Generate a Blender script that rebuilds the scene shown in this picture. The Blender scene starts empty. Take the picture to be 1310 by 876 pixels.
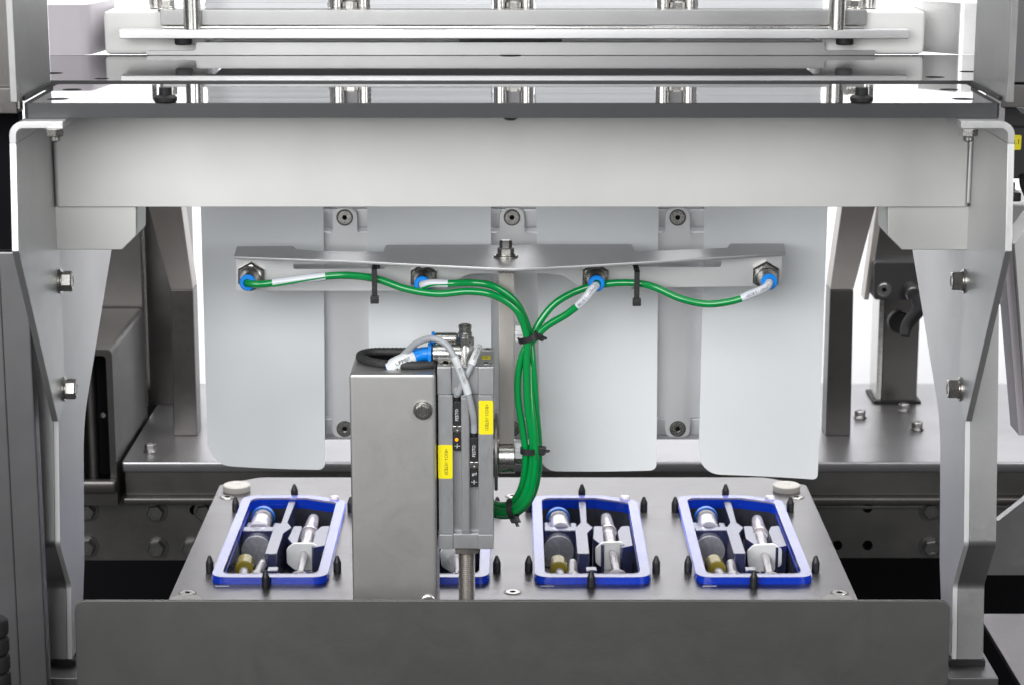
import bpy, bmesh, math, random
from mathutils import Vector, Matrix
random.seed(7)
S = 0.001                                   # everything below is written in millimetres
sc = bpy.context.scene
C = sc.collection
R = math.radians

# ------------------------------------------------------------------ camera
TH = R(12.69); F = 2900.0; CX, CY = 655.0, 438.0
CAMP = Vector((0, -1463, 498))
cd = bpy.data.cameras.new('camera'); cam = bpy.data.objects.new('camera', cd); C.objects.link(cam)
cam.location = CAMP * S; cam.rotation_euler = (math.pi/2 - TH, 0, 0)
cd.sensor_width = 36; cd.lens = F/1310*36; cd.clip_start = .05; cd.clip_end = 100
cd.dof.use_dof = True; cd.dof.focus_distance = 1.43; cd.dof.aperture_fstop = 22
sc.camera = cam

# ------------------------------------------------------------------ studio light
w = bpy.data.worlds.new('World'); sc.world = w; w.use_nodes = True
w.node_tree.nodes['Background'].inputs[0].default_value = (.93, .95, 1, 1)
w.node_tree.nodes['Background'].inputs[1].default_value = .10
def area(name, loc, target, sx, sy, power, col=(1, 1, 1)):
    l = bpy.data.lights.new(name, 'AREA'); l.shape = 'RECTANGLE'; l.size = sx*S; l.size_y = sy*S
    l.energy = power; l.color = col
    o = bpy.data.objects.new(name, l); C.objects.link(o); o.location = Vector(loc)*S
    o.rotation_euler = (Vector(target)-Vector(loc)).to_track_quat('-Z', 'Y').to_euler()
    return o
area('softbox_front', (-700, -1900, 900), (0, 0, 200), 1650, 950, 45)
area('softbox_fill', (1100, -1500, 700), (0, 0, 150), 700, 900, 11)
area('softbox_top', (0, -150, 1500), (0, 50, 0), 1300, 900, 7)
area('softbox_back', (0, 330, 1250), (0, 1150, 150), 2000, 300, 52)
sc.view_settings.view_transform = 'Standard'; sc.view_settings.look = 'None'
sc.view_settings.exposure = 0; sc.view_settings.gamma = 1

# ------------------------------------------------------------------ measuring: a picture point on a plane of the place
def _ray(px, py):
    a = (px-CX)/F; b = -(py-CY)/F
    return Vector((a, math.cos(TH)+b*math.sin(TH), -math.sin(TH)+b*math.cos(TH)))
def AY(px, py, y):                           # on the plane Y = y
    d = _ray(px, py); return CAMP + d*((y-CAMP.y)/d.y)
def AZ(px, py, z):
    d = _ray(px, py); return CAMP + d*((z-CAMP.z)/d.z)
def AX(px, py, x):
    d = _ray(px, py); return CAMP + d*((x-CAMP.x)/d.x)
def zr(py, y): return AY(CX, py, y).z

# ------------------------------------------------------------------ materials
def principled(name, col, rough=.4, metal=0., **kw):
    m = bpy.data.materials.new(name); m.use_nodes = True
    b = m.node_tree.nodes['Principled BSDF']
    b.inputs['Base Color'].default_value = (*col, 1); b.inputs['Roughness'].default_value = rough
    b.inputs['Metallic'].default_value = metal
    for k, v in kw.items():
        b.inputs[k.replace('_', ' ')].default_value = v
    return m, m.node_tree, b
def worn(name, col, rough=.4, metal=0., scale=(60, 60, 60), cvar=.12, rvar=.12, bump=.0, blotch=.1, **kw):
    """grain (noise stretched along the brushing direction), blotches and roughness variation"""
    m, nt, b = principled(name, col, rough, metal, **kw)
    N = nt.nodes.new; L = nt.links.new
    tc = N('ShaderNodeTexCoord'); mp = N('ShaderNodeMapping'); mp.inputs['Scale'].default_value = scale
    n = N('ShaderNodeTexNoise'); n.inputs['Scale'].default_value = 1; n.inputs['Detail'].default_value = 5; n.inputs['Roughness'].default_value = .7
    L(tc.outputs['Object'], mp.inputs['Vector']); L(mp.outputs['Vector'], n.inputs['Vector'])
    n2 = N('ShaderNodeTexNoise'); n2.inputs['Scale'].default_value = 14; n2.inputs['Detail'].default_value = 3
    L(tc.outputs['Object'], n2.inputs['Vector'])
    mr = N('ShaderNodeMapRange'); mr.inputs['From Min'].default_value = .25; mr.inputs['From Max'].default_value = .75
    mr.inputs['To Min'].default_value = 1-cvar; mr.inputs['To Max'].default_value = 1+cvar
    L(n.outputs['Fac'], mr.inputs['Value'])
    mr2 = N('ShaderNodeMapRange'); mr2.inputs['From Min'].default_value = .3; mr2.inputs['From Max'].default_value = .7
    mr2.inputs['To Min'].default_value = 1-blotch; mr2.inputs['To Max'].default_value = 1+blotch
    L(n2.outputs['Fac'], mr2.inputs['Value'])
    mu = N('ShaderNodeMath'); mu.operation = 'MULTIPLY'; L(mr.outputs[0], mu.inputs[0]); L(mr2.outputs[0], mu.inputs[1])
    vm = N('ShaderNodeVectorMath'); vm.operation = 'SCALE'; vm.inputs[0].default_value = col; L(mu.outputs[0], vm.inputs['Scale'])
    L(vm.outputs[0], b.inputs['Base Color'])
    rr = N('ShaderNodeMapRange'); rr.inputs['From Min'].default_value = .3; rr.inputs['From Max'].default_value = .7
    rr.inputs['To Min'].default_value = max(.02, rough*(1-rvar)); rr.inputs['To Max'].default_value = rough*(1+rvar)
    L(n.outputs['Fac'], rr.inputs['Value'])
    n3 = N('ShaderNodeTexNoise'); n3.inputs['Scale'].default_value = 22; n3.inputs['Detail'].default_value = 6; n3.inputs['Roughness'].default_value = .65; n3.inputs['Distortion'].default_value = 1.2
    L(tc.outputs['Object'], n3.inputs['Vector'])
    m3 = N('ShaderNodeMapRange'); m3.inputs['From Min'].default_value = .35; m3.inputs['From Max'].default_value = .65; m3.inputs['To Min'].default_value = .96; m3.inputs['To Max'].default_value = 1.04
    L(n3.outputs['Fac'], m3.inputs['Value'])
    m4 = N('ShaderNodeMath'); m4.operation = 'MULTIPLY'; L(rr.outputs[0], m4.inputs[0]); L(m3.outputs[0], m4.inputs[1]); L(m4.outputs[0], b.inputs['Roughness'])
    if bump:
        bp = N('ShaderNodeBump'); bp.inputs['Strength'].default_value = bump; bp.inputs['Distance'].default_value = .0004
        L(n.outputs['Fac'], bp.inputs['Height']); L(bp.outputs['Normal'], b.inputs['Normal'])
    return m
BX = (150, 2400, 2400); BZ = (2400, 2400, 150); BL = (1800, 1800, 1800)
M = {}
M['beam'] = worn('anodised_aluminium', (.57, .57, .56), .5, .8, BX, .03, .1, .012, .045)
M['bracket'] = worn('brushed_aluminium_upright', (.53, .53, .53), .42, .95, BZ, .06, .2, .06, .05)
M['block'] = worn('satin_aluminium_block', (.72, .72, .72), .4, .95, BX, .05, .2, .05, .04)
M['legflange'] = worn('blasted_aluminium', (.55, .55, .555), .5, .8, BL, .06, .1, .08, .04)
M['cover'] = worn('dark_blasted_steel', (.18, .178, .174), .48, 1, BX, .018, .06, .004, .03)
M['box'] = worn('bead_blasted_steel', (.50, .495, .485), .48, 1, BL, .06, .1, .08, .05)
M['plate'] = worn('milled_plate', (.225, .218, .222), .36, 1, (15, 550, 550), .13, .2, .16, .05)
M['steel'] = worn('stainless_steel', (.6, .59, .57), .26, 1, BL, .06, .2, .02, .05)
M['bolt'] = worn('bright_bolt_steel', (.44, .43, .405), .27, 1, BL, .1, .25, .05, .08)
M['anod'] = worn('grey_anodised_cylinder', (.46, .465, .475), .42, .8, BZ, .05, .15, .04, .04)
M['brk'] = worn('bracket_sheet', (.52, .52, .525), .42, .95, BX, .05, .15, .05, .05)
M['guide'] = worn('guide_sheet', (.66, .665, .67), .46, .9, BL, .04, .1, .04, .04)
M['dark'] = worn('dark_stainless', (.115, .11, .106), .36, 1, BZ, .1, .25, .05, .15)
M['dark2'] = worn('oiled_steel', (.13, .126, .122), .42, 1, BX, .1, .2, .03, .25)
M['brown'] = worn('warm_steel', (.42, .395, .37), .42, 1, BZ, .08, .2, .05, .08)
M['table'] = worn('table_steel', (.31, .305, .315), .33, 1, BL, .08, .25, .05, .12)
M['boltdark'] = worn('dull_bolt_steel', (.2, .195, .19), .34, 1, BL, .15, .25, .05, .15)
M['lav'] = worn('pale_steel_floor_panel', (.16, .15, .157), .4, 1, BL, .08, .25, .05, .15)
M['column'] = worn('column_steel', (.17, .17, .174), .45, 1, BL, .02, .1, .01, .15)
M['black'] = worn('black_plastic', (.018, .018, .019), .42, 0, BL, .2, .2, .05, .1)
M['void'] = principled('black_enclosure', (.006, .006, .007), .8, Specular_IOR_Level=.05)[0]
M['rubber'] = worn('black_rubber', (.015, .015, .016), .55, 0, BL, .3, .2, .2, .1, Specular_IOR_Level=.2)
M['gloss'] = worn('smoked_gloss_panel', (.035, .034, .036), .025, 0, BL, .3, .3, 0, .1, IOR=2.1)
M['glossedge'] = worn('smoked_panel_edge', (.034, .035, .037), .4, 0, BX, .1, .1, .0, .05)
M['white'] = worn('white_plastic', (.62, .62, .61), .45, 0, BL, .02, .1, .02, .02)
M['lavboard'] = worn('pale_lavender_plastic', (.45, .42, .45), .45, 0, BL, .03, .1, .02, .05)
M['sheet'] = worn('leaflet_paper', (.775, .805, .82), .6, 0, BL, .015, .1, .03, .015)
M['paper'] = worn('stacked_paper', (.72, .735, .755), .7, 0, (8, 8, 1600), .06, .1, .3, .02)
M['back'] = principled('studio_backdrop', (.9, .9, .92), .9)[0]
M['floor'] = worn('dark_floor', (.05, .05, .05), .6, 0, BL, .2, .1, 0, .2)
M['tray'] = worn('blue_tray_plastic', (.006, .045, .55), .12, 0, BL, .04, .2, 0, .05, IOR=1.55)
M['blister'] = worn('dark_clear_blister', (.055, .058, .07), .10, 0, (300, 300, 300), .2, .5, .1, .2, IOR=1.7)
M['rib'] = worn('clear_blister_rib', (.035, .04, .10), .08, 0, (180, 180, 180), .1, .4, .8, .1, IOR=2.4)
M['blistergrey'] = worn('grey_blister_wall', (.30, .30, .33), .25, 0, (300, 300, 300), .15, .3, .1, .1)
M['rail'] = worn('bright_rail_metal', (.30, .30, .30), .4, .95, BX, .05, .15, .04, .05)
M['upright'] = worn('upright_plate_metal', (.30, .30, .30), .4, 1, BZ, .07, .2, .05, .1)
M['lever'] = worn('lever_steel', (.56, .53, .50), .45, .95, BZ, .06, .15, .05, .06)
M['film'] = worn('blister_film_on_blue', (.13, .14, .42), .07, 0, (120, 120, 120), .06, .4, .10, .1, IOR=2.5)
M['green'] = worn('green_tubing', (.0, .26, .055), .16, 0, BL, .04, .2, 0, .04, Coat_Weight=.4, Coat_Roughness=.06)
M['ring'] = principled('blue_release_ring', (.0, .24, .80), .35)[0]
M['sleeve'] = worn('clear_marker_sleeve', (.62, .65, .70), .22, 0, BL, .05, .2, 0, .05)
M['cable'] = worn('grey_cable', (.36, .38, .40), .4, 0, BL, .06, .1, .02, .04)
M['print'] = principled('black_print', (.012, .012, .012), .6)[0]
M['printw'] = principled('white_print', (.8, .8, .8), .6)[0]
M['yellow'] = worn('yellow_label', (.88, .76, .0), .5, 0, BL, .02, .1, 0, .02)
M['nylon'] = worn('white_nylon', (.68, .70, .71), .4, 0, BL, .03, .1, 0, .03)
M['braid'] = worn('braided_black_sleeve', (.03, .03, .03), .55, 0, (700, 700, 700), .8, .2, .8, .1)
M['button'] = worn('grey_plastic_button', (.36, .345, .32), .5, 0, BL, .04, .1, .02, .05)
M['clear'] = worn('clear_syringe_plastic', (.86, .82, .85), .07, 0, (400, 400, 400), .05, .3, .05, .05, Transmission_Weight=.7, IOR=1.46)
M['flange'] = worn('white_syringe_flange', (.72, .73, .72), .35, 0, BL, .03, .1, 0, .03)
M['vialglass'] = worn('vial_glass', (.62, .60, .66), .08, .3, (300, 300, 300), .15, .3, 0, .1)
M['bluecap'] = principled('blue_vial_cap', (.01, .10, .42), .3)[0]
M['amber'] = worn('amber_stopper', (.30, .24, .03), .2, 0, BL, .1, .2, 0, .1, Transmission_Weight=.2)
m = M['gloss']; nt = m.node_tree; b = nt.nodes['Principled BSDF']
tc = nt.nodes.new('ShaderNodeTexCoord'); vo = nt.nodes.new('ShaderNodeTexVoronoi'); vo.inputs['Scale'].default_value = 260
cr = nt.nodes.new('ShaderNodeMapRange'); cr.inputs['From Min'].default_value = .10; cr.inputs['From Max'].default_value = .16; cr.inputs['To Min'].default_value = 1; cr.inputs['To Max'].default_value = 0
n9 = nt.nodes.new('ShaderNodeTexNoise'); n9.inputs['Scale'].default_value = 40
c9 = nt.nodes.new('ShaderNodeMapRange'); c9.inputs['From Min'].default_value = .5; c9.inputs['From Max'].default_value = .62
mu = nt.nodes.new('ShaderNodeMath'); mu.operation = 'MULTIPLY'
nt.links.new(tc.outputs['Object'], vo.inputs['Vector']); nt.links.new(tc.outputs['Object'], n9.inputs['Vector'])
nt.links.new(vo.outputs['Distance'], cr.inputs['Value']); nt.links.new(n9.outputs['Fac'], c9.inputs['Value'])
nt.links.new(cr.outputs[0], mu.inputs[0]); nt.links.new(c9.outputs[0], mu.inputs[1])
mx = nt.nodes.new('ShaderNodeMix'); mx.data_type = 'RGBA'; mx.inputs[7].default_value = (.5, .47, .43, 1)
nt.links.new(mu.outputs[0], mx.inputs[0]); nt.links.new(b.inputs['Base Color'].links[0].from_socket, mx.inputs[6]); nt.links.new(mx.outputs[2], b.inputs['Base Color'])
ml, nt, b = principled('orange_indicator', (1, .35, 0), .4); b.inputs['Emission Color'].default_value = (1, .22, 0, 1); b.inputs['Emission Strength'].default_value = 1.2
M['led'] = ml

# ------------------------------------------------------------------ mesh helpers (all return a bmesh in world millimetres)
def bevel(bm, wd, seg=2, ang=30):
    if wd <= 0: return bm
    bm.normal_update()
    es = [e for e in bm.edges if len(e.link_faces) == 2 and e.calc_face_angle(0) > R(ang)]
    bmesh.ops.bevel(bm, geom=es, offset=wd, segments=seg, profile=.5, affect='EDGES', clamp_overlap=True)
    return bm
def box(x0, x1, y0, y1, z0, z1, bv=0.):
    bm = bmesh.new(); bmesh.ops.create_cube(bm, size=1)
    for v in bm.verts:
        v.co = Vector((x0+(v.co.x+.5)*(x1-x0), y0+(v.co.y+.5)*(y1-y0), z0+(v.co.z+.5)*(z1-z0)))
    return bevel(bm, bv)
def mp(axis, u, v, t):
    return Vector((u, v, t)) if axis == 'z' else Vector((u, t, v)) if axis == 'y' else Vector((t, u, v))
def prism(outer, axis, a, b_, holes=(), bv=0.):
    """outline (and holes) in the plane normal to axis, extruded from a to b_"""
    bm = bmesh.new(); es = []
    for lp in [outer]+list(holes):
        vs = [bm.verts.new(mp(axis, p[0], p[1], a)) for p in lp]
        es += [bm.edges.new((vs[i], vs[(i+1) % len(vs)])) for i in range(len(vs))]
    if holes: bmesh.ops.triangle_fill(bm, edges=es, use_beauty=True)
    else: bm.faces.new(bm.verts[:])
    r = bmesh.ops.extrude_face_region(bm, geom=bm.faces[:])
    d = mp(axis, 0, 0, b_-a)
    for g in r['geom']:
        if isinstance(g, bmesh.types.BMVert): g.co += d
    bmesh.ops.recalc_face_normals(bm, faces=bm.faces[:])
    return bevel(bm, bv)
def rrect(x0, x1, y0, y1, r, n=5, rs=None):
    rs = rs or (r, r, r, r); out = []
    for (cx, cy, a0, q) in ((x1, y1, 0, rs[0]), (x0, y1, 90, rs[1]), (x0, y0, 180, rs[2]), (x1, y0, 270, rs[3])):
        sx = -1 if cx == x1 else 1; sy = -1 if cy == y1 else 1
        if q <= 0: out.append((cx, cy)); continue
        for i in range(n+1):
            t = R(a0+90*i/n); out.append((cx+sx*q+q*math.cos(t), cy+sy*q+q*math.sin(t)))
    return out
def rounded(pts, rads, n=5):
    """polygon with each corner rounded by its own radius"""
    out = []; k = len(pts)
    for i in range(k):
        p = Vector(pts[i]); a = (Vector(pts[i-1])-p); c = (Vector(pts[(i+1) % k])-p); r = rads[i] if hasattr(rads, '__len__') else rads
        if r <= 0: out.append(tuple(p)); continue
        la, lc = a.length, c.length; a.normalize(); c.normalize()
        ang = a.angle(c); t = min(r/math.tan(ang/2), la*.49, lc*.49); p0 = p+a*t; p1 = p+c*t
        for j in range(n+1):
            s = j/n; out.append(tuple((1-s)**2*p0+2*s*(1-s)*p+s*s*p1))
    return out
def circ(x, y, r, n=24, ph=0): return [(x+r*math.cos(2*math.pi*i/n+ph), y+r*math.sin(2*math.pi*i/n+ph)) for i in range(n)]
def frame_of(d):
    d = Vector(d).normalized(); u = d.orthogonal().normalized()
    if abs(d.z) < .99: u = d.cross(Vector((0, 0, 1))).normalized()
    return d, u, d.cross(u)
def lathe(prof, p, d, n=28, closed=True, ph=0.):
    """profile (radius, height) turned about the axis d through p"""
    d, u, v = frame_of(d); p = Vector(p); bm = bmesh.new(); rows = []
    for r, h in prof:
        if r < 1e-6: rows.append([bm.verts.new(p+d*h)])
        else: rows.append([bm.verts.new(p+d*h+(u*math.cos(2*math.pi*i/n+ph)+v*math.sin(2*math.pi*i/n+ph))*r) for i in range(n)])
    for A, B in zip(rows, rows[1:]):
        for i in range(n):
            j = (i+1) % n
            if len(A) == 1 and len(B) == 1: continue
            if len(A) == 1: bm.faces.new((A[0], B[j], B[i]))
            elif len(B) == 1: bm.faces.new((A[i], A[j], B[0]))
            else: bm.faces.new((A[i], A[j], B[j], B[i]))
    if closed:
        for row in (rows[0], rows[-1]):
            if len(row) > 2: bm.faces.new(row)
    bmesh.ops.recalc_face_normals(bm, faces=bm.faces[:])
    return bm
def cyl(p, d, r, h, n=24, ch=0.):
    if ch: return lathe([(r-ch, 0), (r, ch), (r, h-ch), (r-ch, h)], p, d, n)
    return lathe([(r, 0), (r, h)], p, d, n)
def ringm(p, d, r0, r1, h, n=28, ch=.25):
    return lathe([(r0, 0), (r1-ch, 0), (r1, ch), (r1, h-ch), (r1-ch, h), (r0, h), (r0, 0)], p, d, n, closed=False)
def join(*bms):
    out = bmesh.new()
    for b_ in bms:
        me = bpy.data.meshes.new('tmp'); b_.to_mesh(me); out.from_mesh(me); bpy.data.meshes.remove(me); b_.free()
    return out
def hexprism(p, d, af, h, ph=0., ch=.5):
    r = af/math.sqrt(3)
    a = lathe([(r, 0), (r, h-ch*.5), (r*.88, h)], p, d, 6, ph=ph)
    return a
def spline(pts, n=10):
    P = [Vector(p) for p in pts]; P = [P[0]*2-P[1]]+P+[P[-1]*2-P[-2]]; out = []
    for i in range(1, len(P)-2):
        for k in range(n):
            t = k/n; a, b_, c, d = P[i-1], P[i], P[i+1], P[i+2]
            out.append(.5*((2*b_)+(c-a)*t+(2*a-5*b_+4*c-d)*t*t+(3*b_-a-3*c+d)*t**3))
    out.append(P[-2]); return out
def tube(path, r, n=14, closed=False, wob=None):
    bm = bmesh.new(); k = len(path); rows = []; u = None
    for i, p in enumerate(path):
        q0 = path[i-1] if (i or closed) else p; q1 = path[(i+1) % k] if (i < k-1 or closed) else p
        t = (q1-q0).normalized()
        if u is None: u = t.cross(Vector((.13, -1, .21))).normalized()
        u = (u-t*u.dot(t)).normalized(); v = t.cross(u)
        rr = r*(1 if wob is None else wob(i))
        rows.append([bm.verts.new(p+(u*math.cos(2*math.pi*j/n)+v*math.sin(2*math.pi*j/n))*rr) for j in range(n)])
    rng = range(k) if closed else range(k-1)
    for i in rng:
        A, B = rows[i], rows[(i+1) % k]
        for j in range(n): bm.faces.new((A[j], A[(j+1) % n], B[(j+1) % n], B[j]))
    if not closed: bm.faces.new(rows[0]); bm.faces.new(rows[-1])
    bmesh.ops.recalc_face_normals(bm, faces=bm.faces[:])
    return bm
def sub(path, a, b_):                        # stretch of a path between two fractions of its length
    L = [0]
    for p, q in zip(path, path[1:]): L.append(L[-1]+(q-p).length)
    T = L[-1]; return [p for p, l in zip(path, L) if a*T <= l <= b_*T]

# ------------------------------------------------------------------ objects
def thing(name, label, cat, loc=(0, 0, 0), group=None):
    o = bpy.data.objects.new(name, None); C.objects.link(o); o.location = Vector(loc)*S
    o.empty_display_size = .01
    o['label'] = label; o['category'] = cat
    if group: o['group'] = group
    return o
def origin(o):
    v = Vector(o.location)
    while o.parent: o = o.parent; v += o.location
    return v
def part(par, name, bm, mat, smooth=35, label=None):
    """one mesh object; verts are given in world millimetres and stored relative to the parent"""
    base = origin(par) if par else Vector((0, 0, 0))
    for v in bm.verts: v.co = v.co*S-base
    bmesh.ops.recalc_face_normals(bm, faces=bm.faces[:])
    me = bpy.data.meshes.new(name); bm.to_mesh(me); bm.free()
    me.materials.append(M[mat] if isinstance(mat, str) else mat)
    for p in me.polygons: p.use_smooth = True
    me.set_sharp_from_angle(angle=R(smooth))
    o = bpy.data.objects.new(name, me); C.objects.link(o)
    if smooth < 50:                          # flat faces keep their own normals beside rounded edges
        wn = o.modifiers.new('normals', 'WEIGHTED_NORMAL'); wn.keep_sharp = True; wn.weight = 100
    if par: o.parent = par
    if label: o['label'] = label
    return o
def solo(name, bm, mat, label, cat, group=None, smooth=35):
    o = part(None, name, bm, mat, smooth); o['label'] = label; o['category'] = cat
    if group: o['group'] = group
    return o
def structure(name, bm, mat, smooth=35):
    o = part(None, name, bm, mat, smooth); o['kind'] = 'structure'; return o
def kids(o): return [c for c in bpy.data.objects if c.parent == o]
def dup(t, loc, label):
    def cp(o, par):
        c = o.copy(); C.objects.link(c); c.parent = par
        for k in kids(o): cp(k, c)
        return c
    r = cp(t, None); r.location = Vector(loc)*S; r['label'] = label; return r
def text_bm(s, size):
    cu = bpy.data.curves.new('lettering', 'FONT'); cu.body = s; cu.size = size; cu.align_x = 'CENTER'; cu.align_y = 'CENTER'; cu.resolution_u = 2
    o = bpy.data.objects.new('lettering', cu); C.objects.link(o)
    bpy.context.view_layer.update()
    me = bpy.data.meshes.new_from_object(o.evaluated_get(bpy.context.evaluated_depsgraph_get()))
    bm = bmesh.new(); bm.from_mesh(me); bpy.data.meshes.remove(me); bpy.data.objects.remove(o); bpy.data.curves.remove(cu)
    return bm
def flat_text(par, s, size, c, xd, yd, mat='print', sx=1.):
    bm = text_bm(s, size); c = Vector(c); xd = Vector(xd).normalized(); yd = Vector(yd).normalized()
    for v in bm.verts: v.co = c+xd*v.co.x*sx+yd*v.co.y
    return part(par, 'lettering', bm, mat)
def wrap_text(par, s, size, path, frac, r, mat='print', flip=False, tilt=0., sx=1.):
    """print laid round a tube, following its path"""
    bm = text_bm(s, size); L = [0]
    for p, q in zip(path, path[1:]): L.append(L[-1]+(q-p).length)
    for v in bm.verts:
        x = v.co.x*sx; y = v.co.y
        if flip: x, y = -x, -y
        l = min(max(frac*L[-1]+x, .01), L[-1]-.01)
        i = max(k for k in range(len(L)) if L[k] <= l); i = min(i, len(path)-2)
        t = (path[i+1]-path[i]).normalized(); c = path[i]+t*(l-L[i])
        f = Vector((0, -1, .2)); f = (f-t*f.dot(t)).normalized(); up = f.cross(t)
        a = y/r+tilt
        v.co = c+(f*math.cos(a)+up*math.sin(a))*(r+.06)
    return part(par, 'lettering', bm, mat)
def bolt(par, p, d, af, h, washer=0, name='bolt', mat='bolt', ph=.3, wh=1.2):
    """hex head with a washer and a dished, stamped top"""
    p = Vector(p); d = Vector(d).normalized(); bms = []
    if washer: bms += [ringm(p, d, .5, washer, wh), ringm(p+d*wh, d, .5, washer*.82, wh*.9)]
    o = wh*1.9 if washer else 0
    r = af/math.sqrt(3)
    bms.append(lathe([(r, o), (r, o+h*.86), (r*.86, o+h), (r*.6, o+h), (r*.55, o+h-.35), (0, o+h-.35)], p, d, 6, ph=ph))
    return part(par, name, join(*bms), mat, 25)
def sunk_screw(par, p, d, r, name='screw', mat='bolt'):
    """countersunk screw head with a hex socket, standing a hair proud of its recess ring"""
    p = Vector(p); d = Vector(d).normalized()
    o = part(par, name, lathe([(r, 0), (r, .7), (r*.94, 1.0), (r*.42, 1.0), (r*.42, .2), (0, .2)], p, d, 28), mat, 25)
    part(o, 'recess', ringm(p, d, r*1.02, r*1.2, .35, 28, .05), 'dark2')
    part(o, 'hex_socket', cyl(p+d*.25, d, r*.38, .35, 6), 'void')
    return o

# ================================================================== THE SETTING
structure('backdrop', box(-1500, 1500, 1150, 1160, -600, 760), 'back')
structure('floor', box(-1500, 1500, -1200, 1150, -520, -510), 'floor')
structure('machine_enclosure', join(box(-900, 900, 640, 646, -510, -18), box(-900, -894, -150, 640, -510, -12), box(894, 900, -150, 640, -510, -12)), 'void')

# ================================================================== LARGE PARTS OF THE FRAME
YB = -180
def xy(px, py, y): p = AY(px, py, y); return (p.x, p.z)
def poly(pts, y): return [xy(a, b_, y) for a, b_ in pts]

# --- support beam
zt, zb = 348.6, zr(265, YB)
xl, xr = AY(70, 265, YB).x, AY(1240, 265, YB).x
t = thing('support_beam', 'wide pale aluminium beam spanning under the glossy dark front panel', 'beam', (0, YB, zb))
part(t, 'beam_face', prism(rrect(xl, xr, YB, YB+14, 3, 4), 'z', zb, zt, bv=.3), 'beam')
part(t, 'end_glint', box(xr-1.8, xr+.2, YB-1.6, YB-.1, zb+2, zt-9, .7), 'bracket')  # added strip stands in for the reflection along the rounded beam end
part(t, 'drop_screw', lathe([(4.4, 0), (4.4, .6), (2.5, 2), (0, 2.2)], (AY(653, 152, -250).x, -250, 349), (0, 0, -1), 20), 'black')

# --- glossy smoked panels
def glossy(name, label, x0, x1, y0, y1, z1, th, holes, r):
    t = thing(name, label, 'panel', ((x0+x1)/2, (y0+y1)/2, z1-th), 'glossy dark panels above the beam')
    part(t, 'panel', prism(rrect(x0, x1, y0, y1, r, 5), 'z', z1-th, z1-.35, holes, .0), 'glossedge')
    part(t, 'polished_top', prism(rrect(x0+.5, x1-.5, y0+.5, y1-.5, r, 5), 'z', z1-.35, z1, holes), 'gloss')
    return t
hf = []
for px, py, r in ((74, 127, 6), (92, 115, 5.5), (1232, 127, 6), (1214, 115, 5.5)):
    p = AZ(px, py, 357); hf.append(circ(p.x, p.y, r, 24))
glossy('glossy_panel', 'glossy dark front panel with thick grey edge lying on the beam', -260.4, 260.4, -257, AZ(655, 108, 357).y, 357, 8, hf, 3)
hb = []
for px, py, r in ((68, 94, 6), (130, 101, 4.5), (1196, 99, 6), (1238, 92, 5.5)):
    p = AZ(px, py, 352.4); hb.append(circ(p.x, p.y, r, 24))
glossy('glossy_panel', 'glossy dark rear panel mirroring the white blocks and the slide bar', -330, 330, AZ(655, 103.5, 352.4).y, 58, 352.4, 6, hb, 2)
for i, (px, py) in enumerate(((212, 131), (1102, 131))):
    p = AZ(px, py, 357.1)
    t = thing('rubber_foot', ('left', 'right')[i]+' round black rubber foot standing on the front glossy panel', 'rubber foot', (p.x, p.y, 357.1), 'black rubber feet on the front panel')
    part(t, 'foot', lathe([(5.5, 0), (6.2, .8), (6.2, 2.6), (5.2, 3.6), (3.6, 3.9), (3.4, 8), (0, 8)], p, (0, 0, 1), 24), 'rubber')

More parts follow.
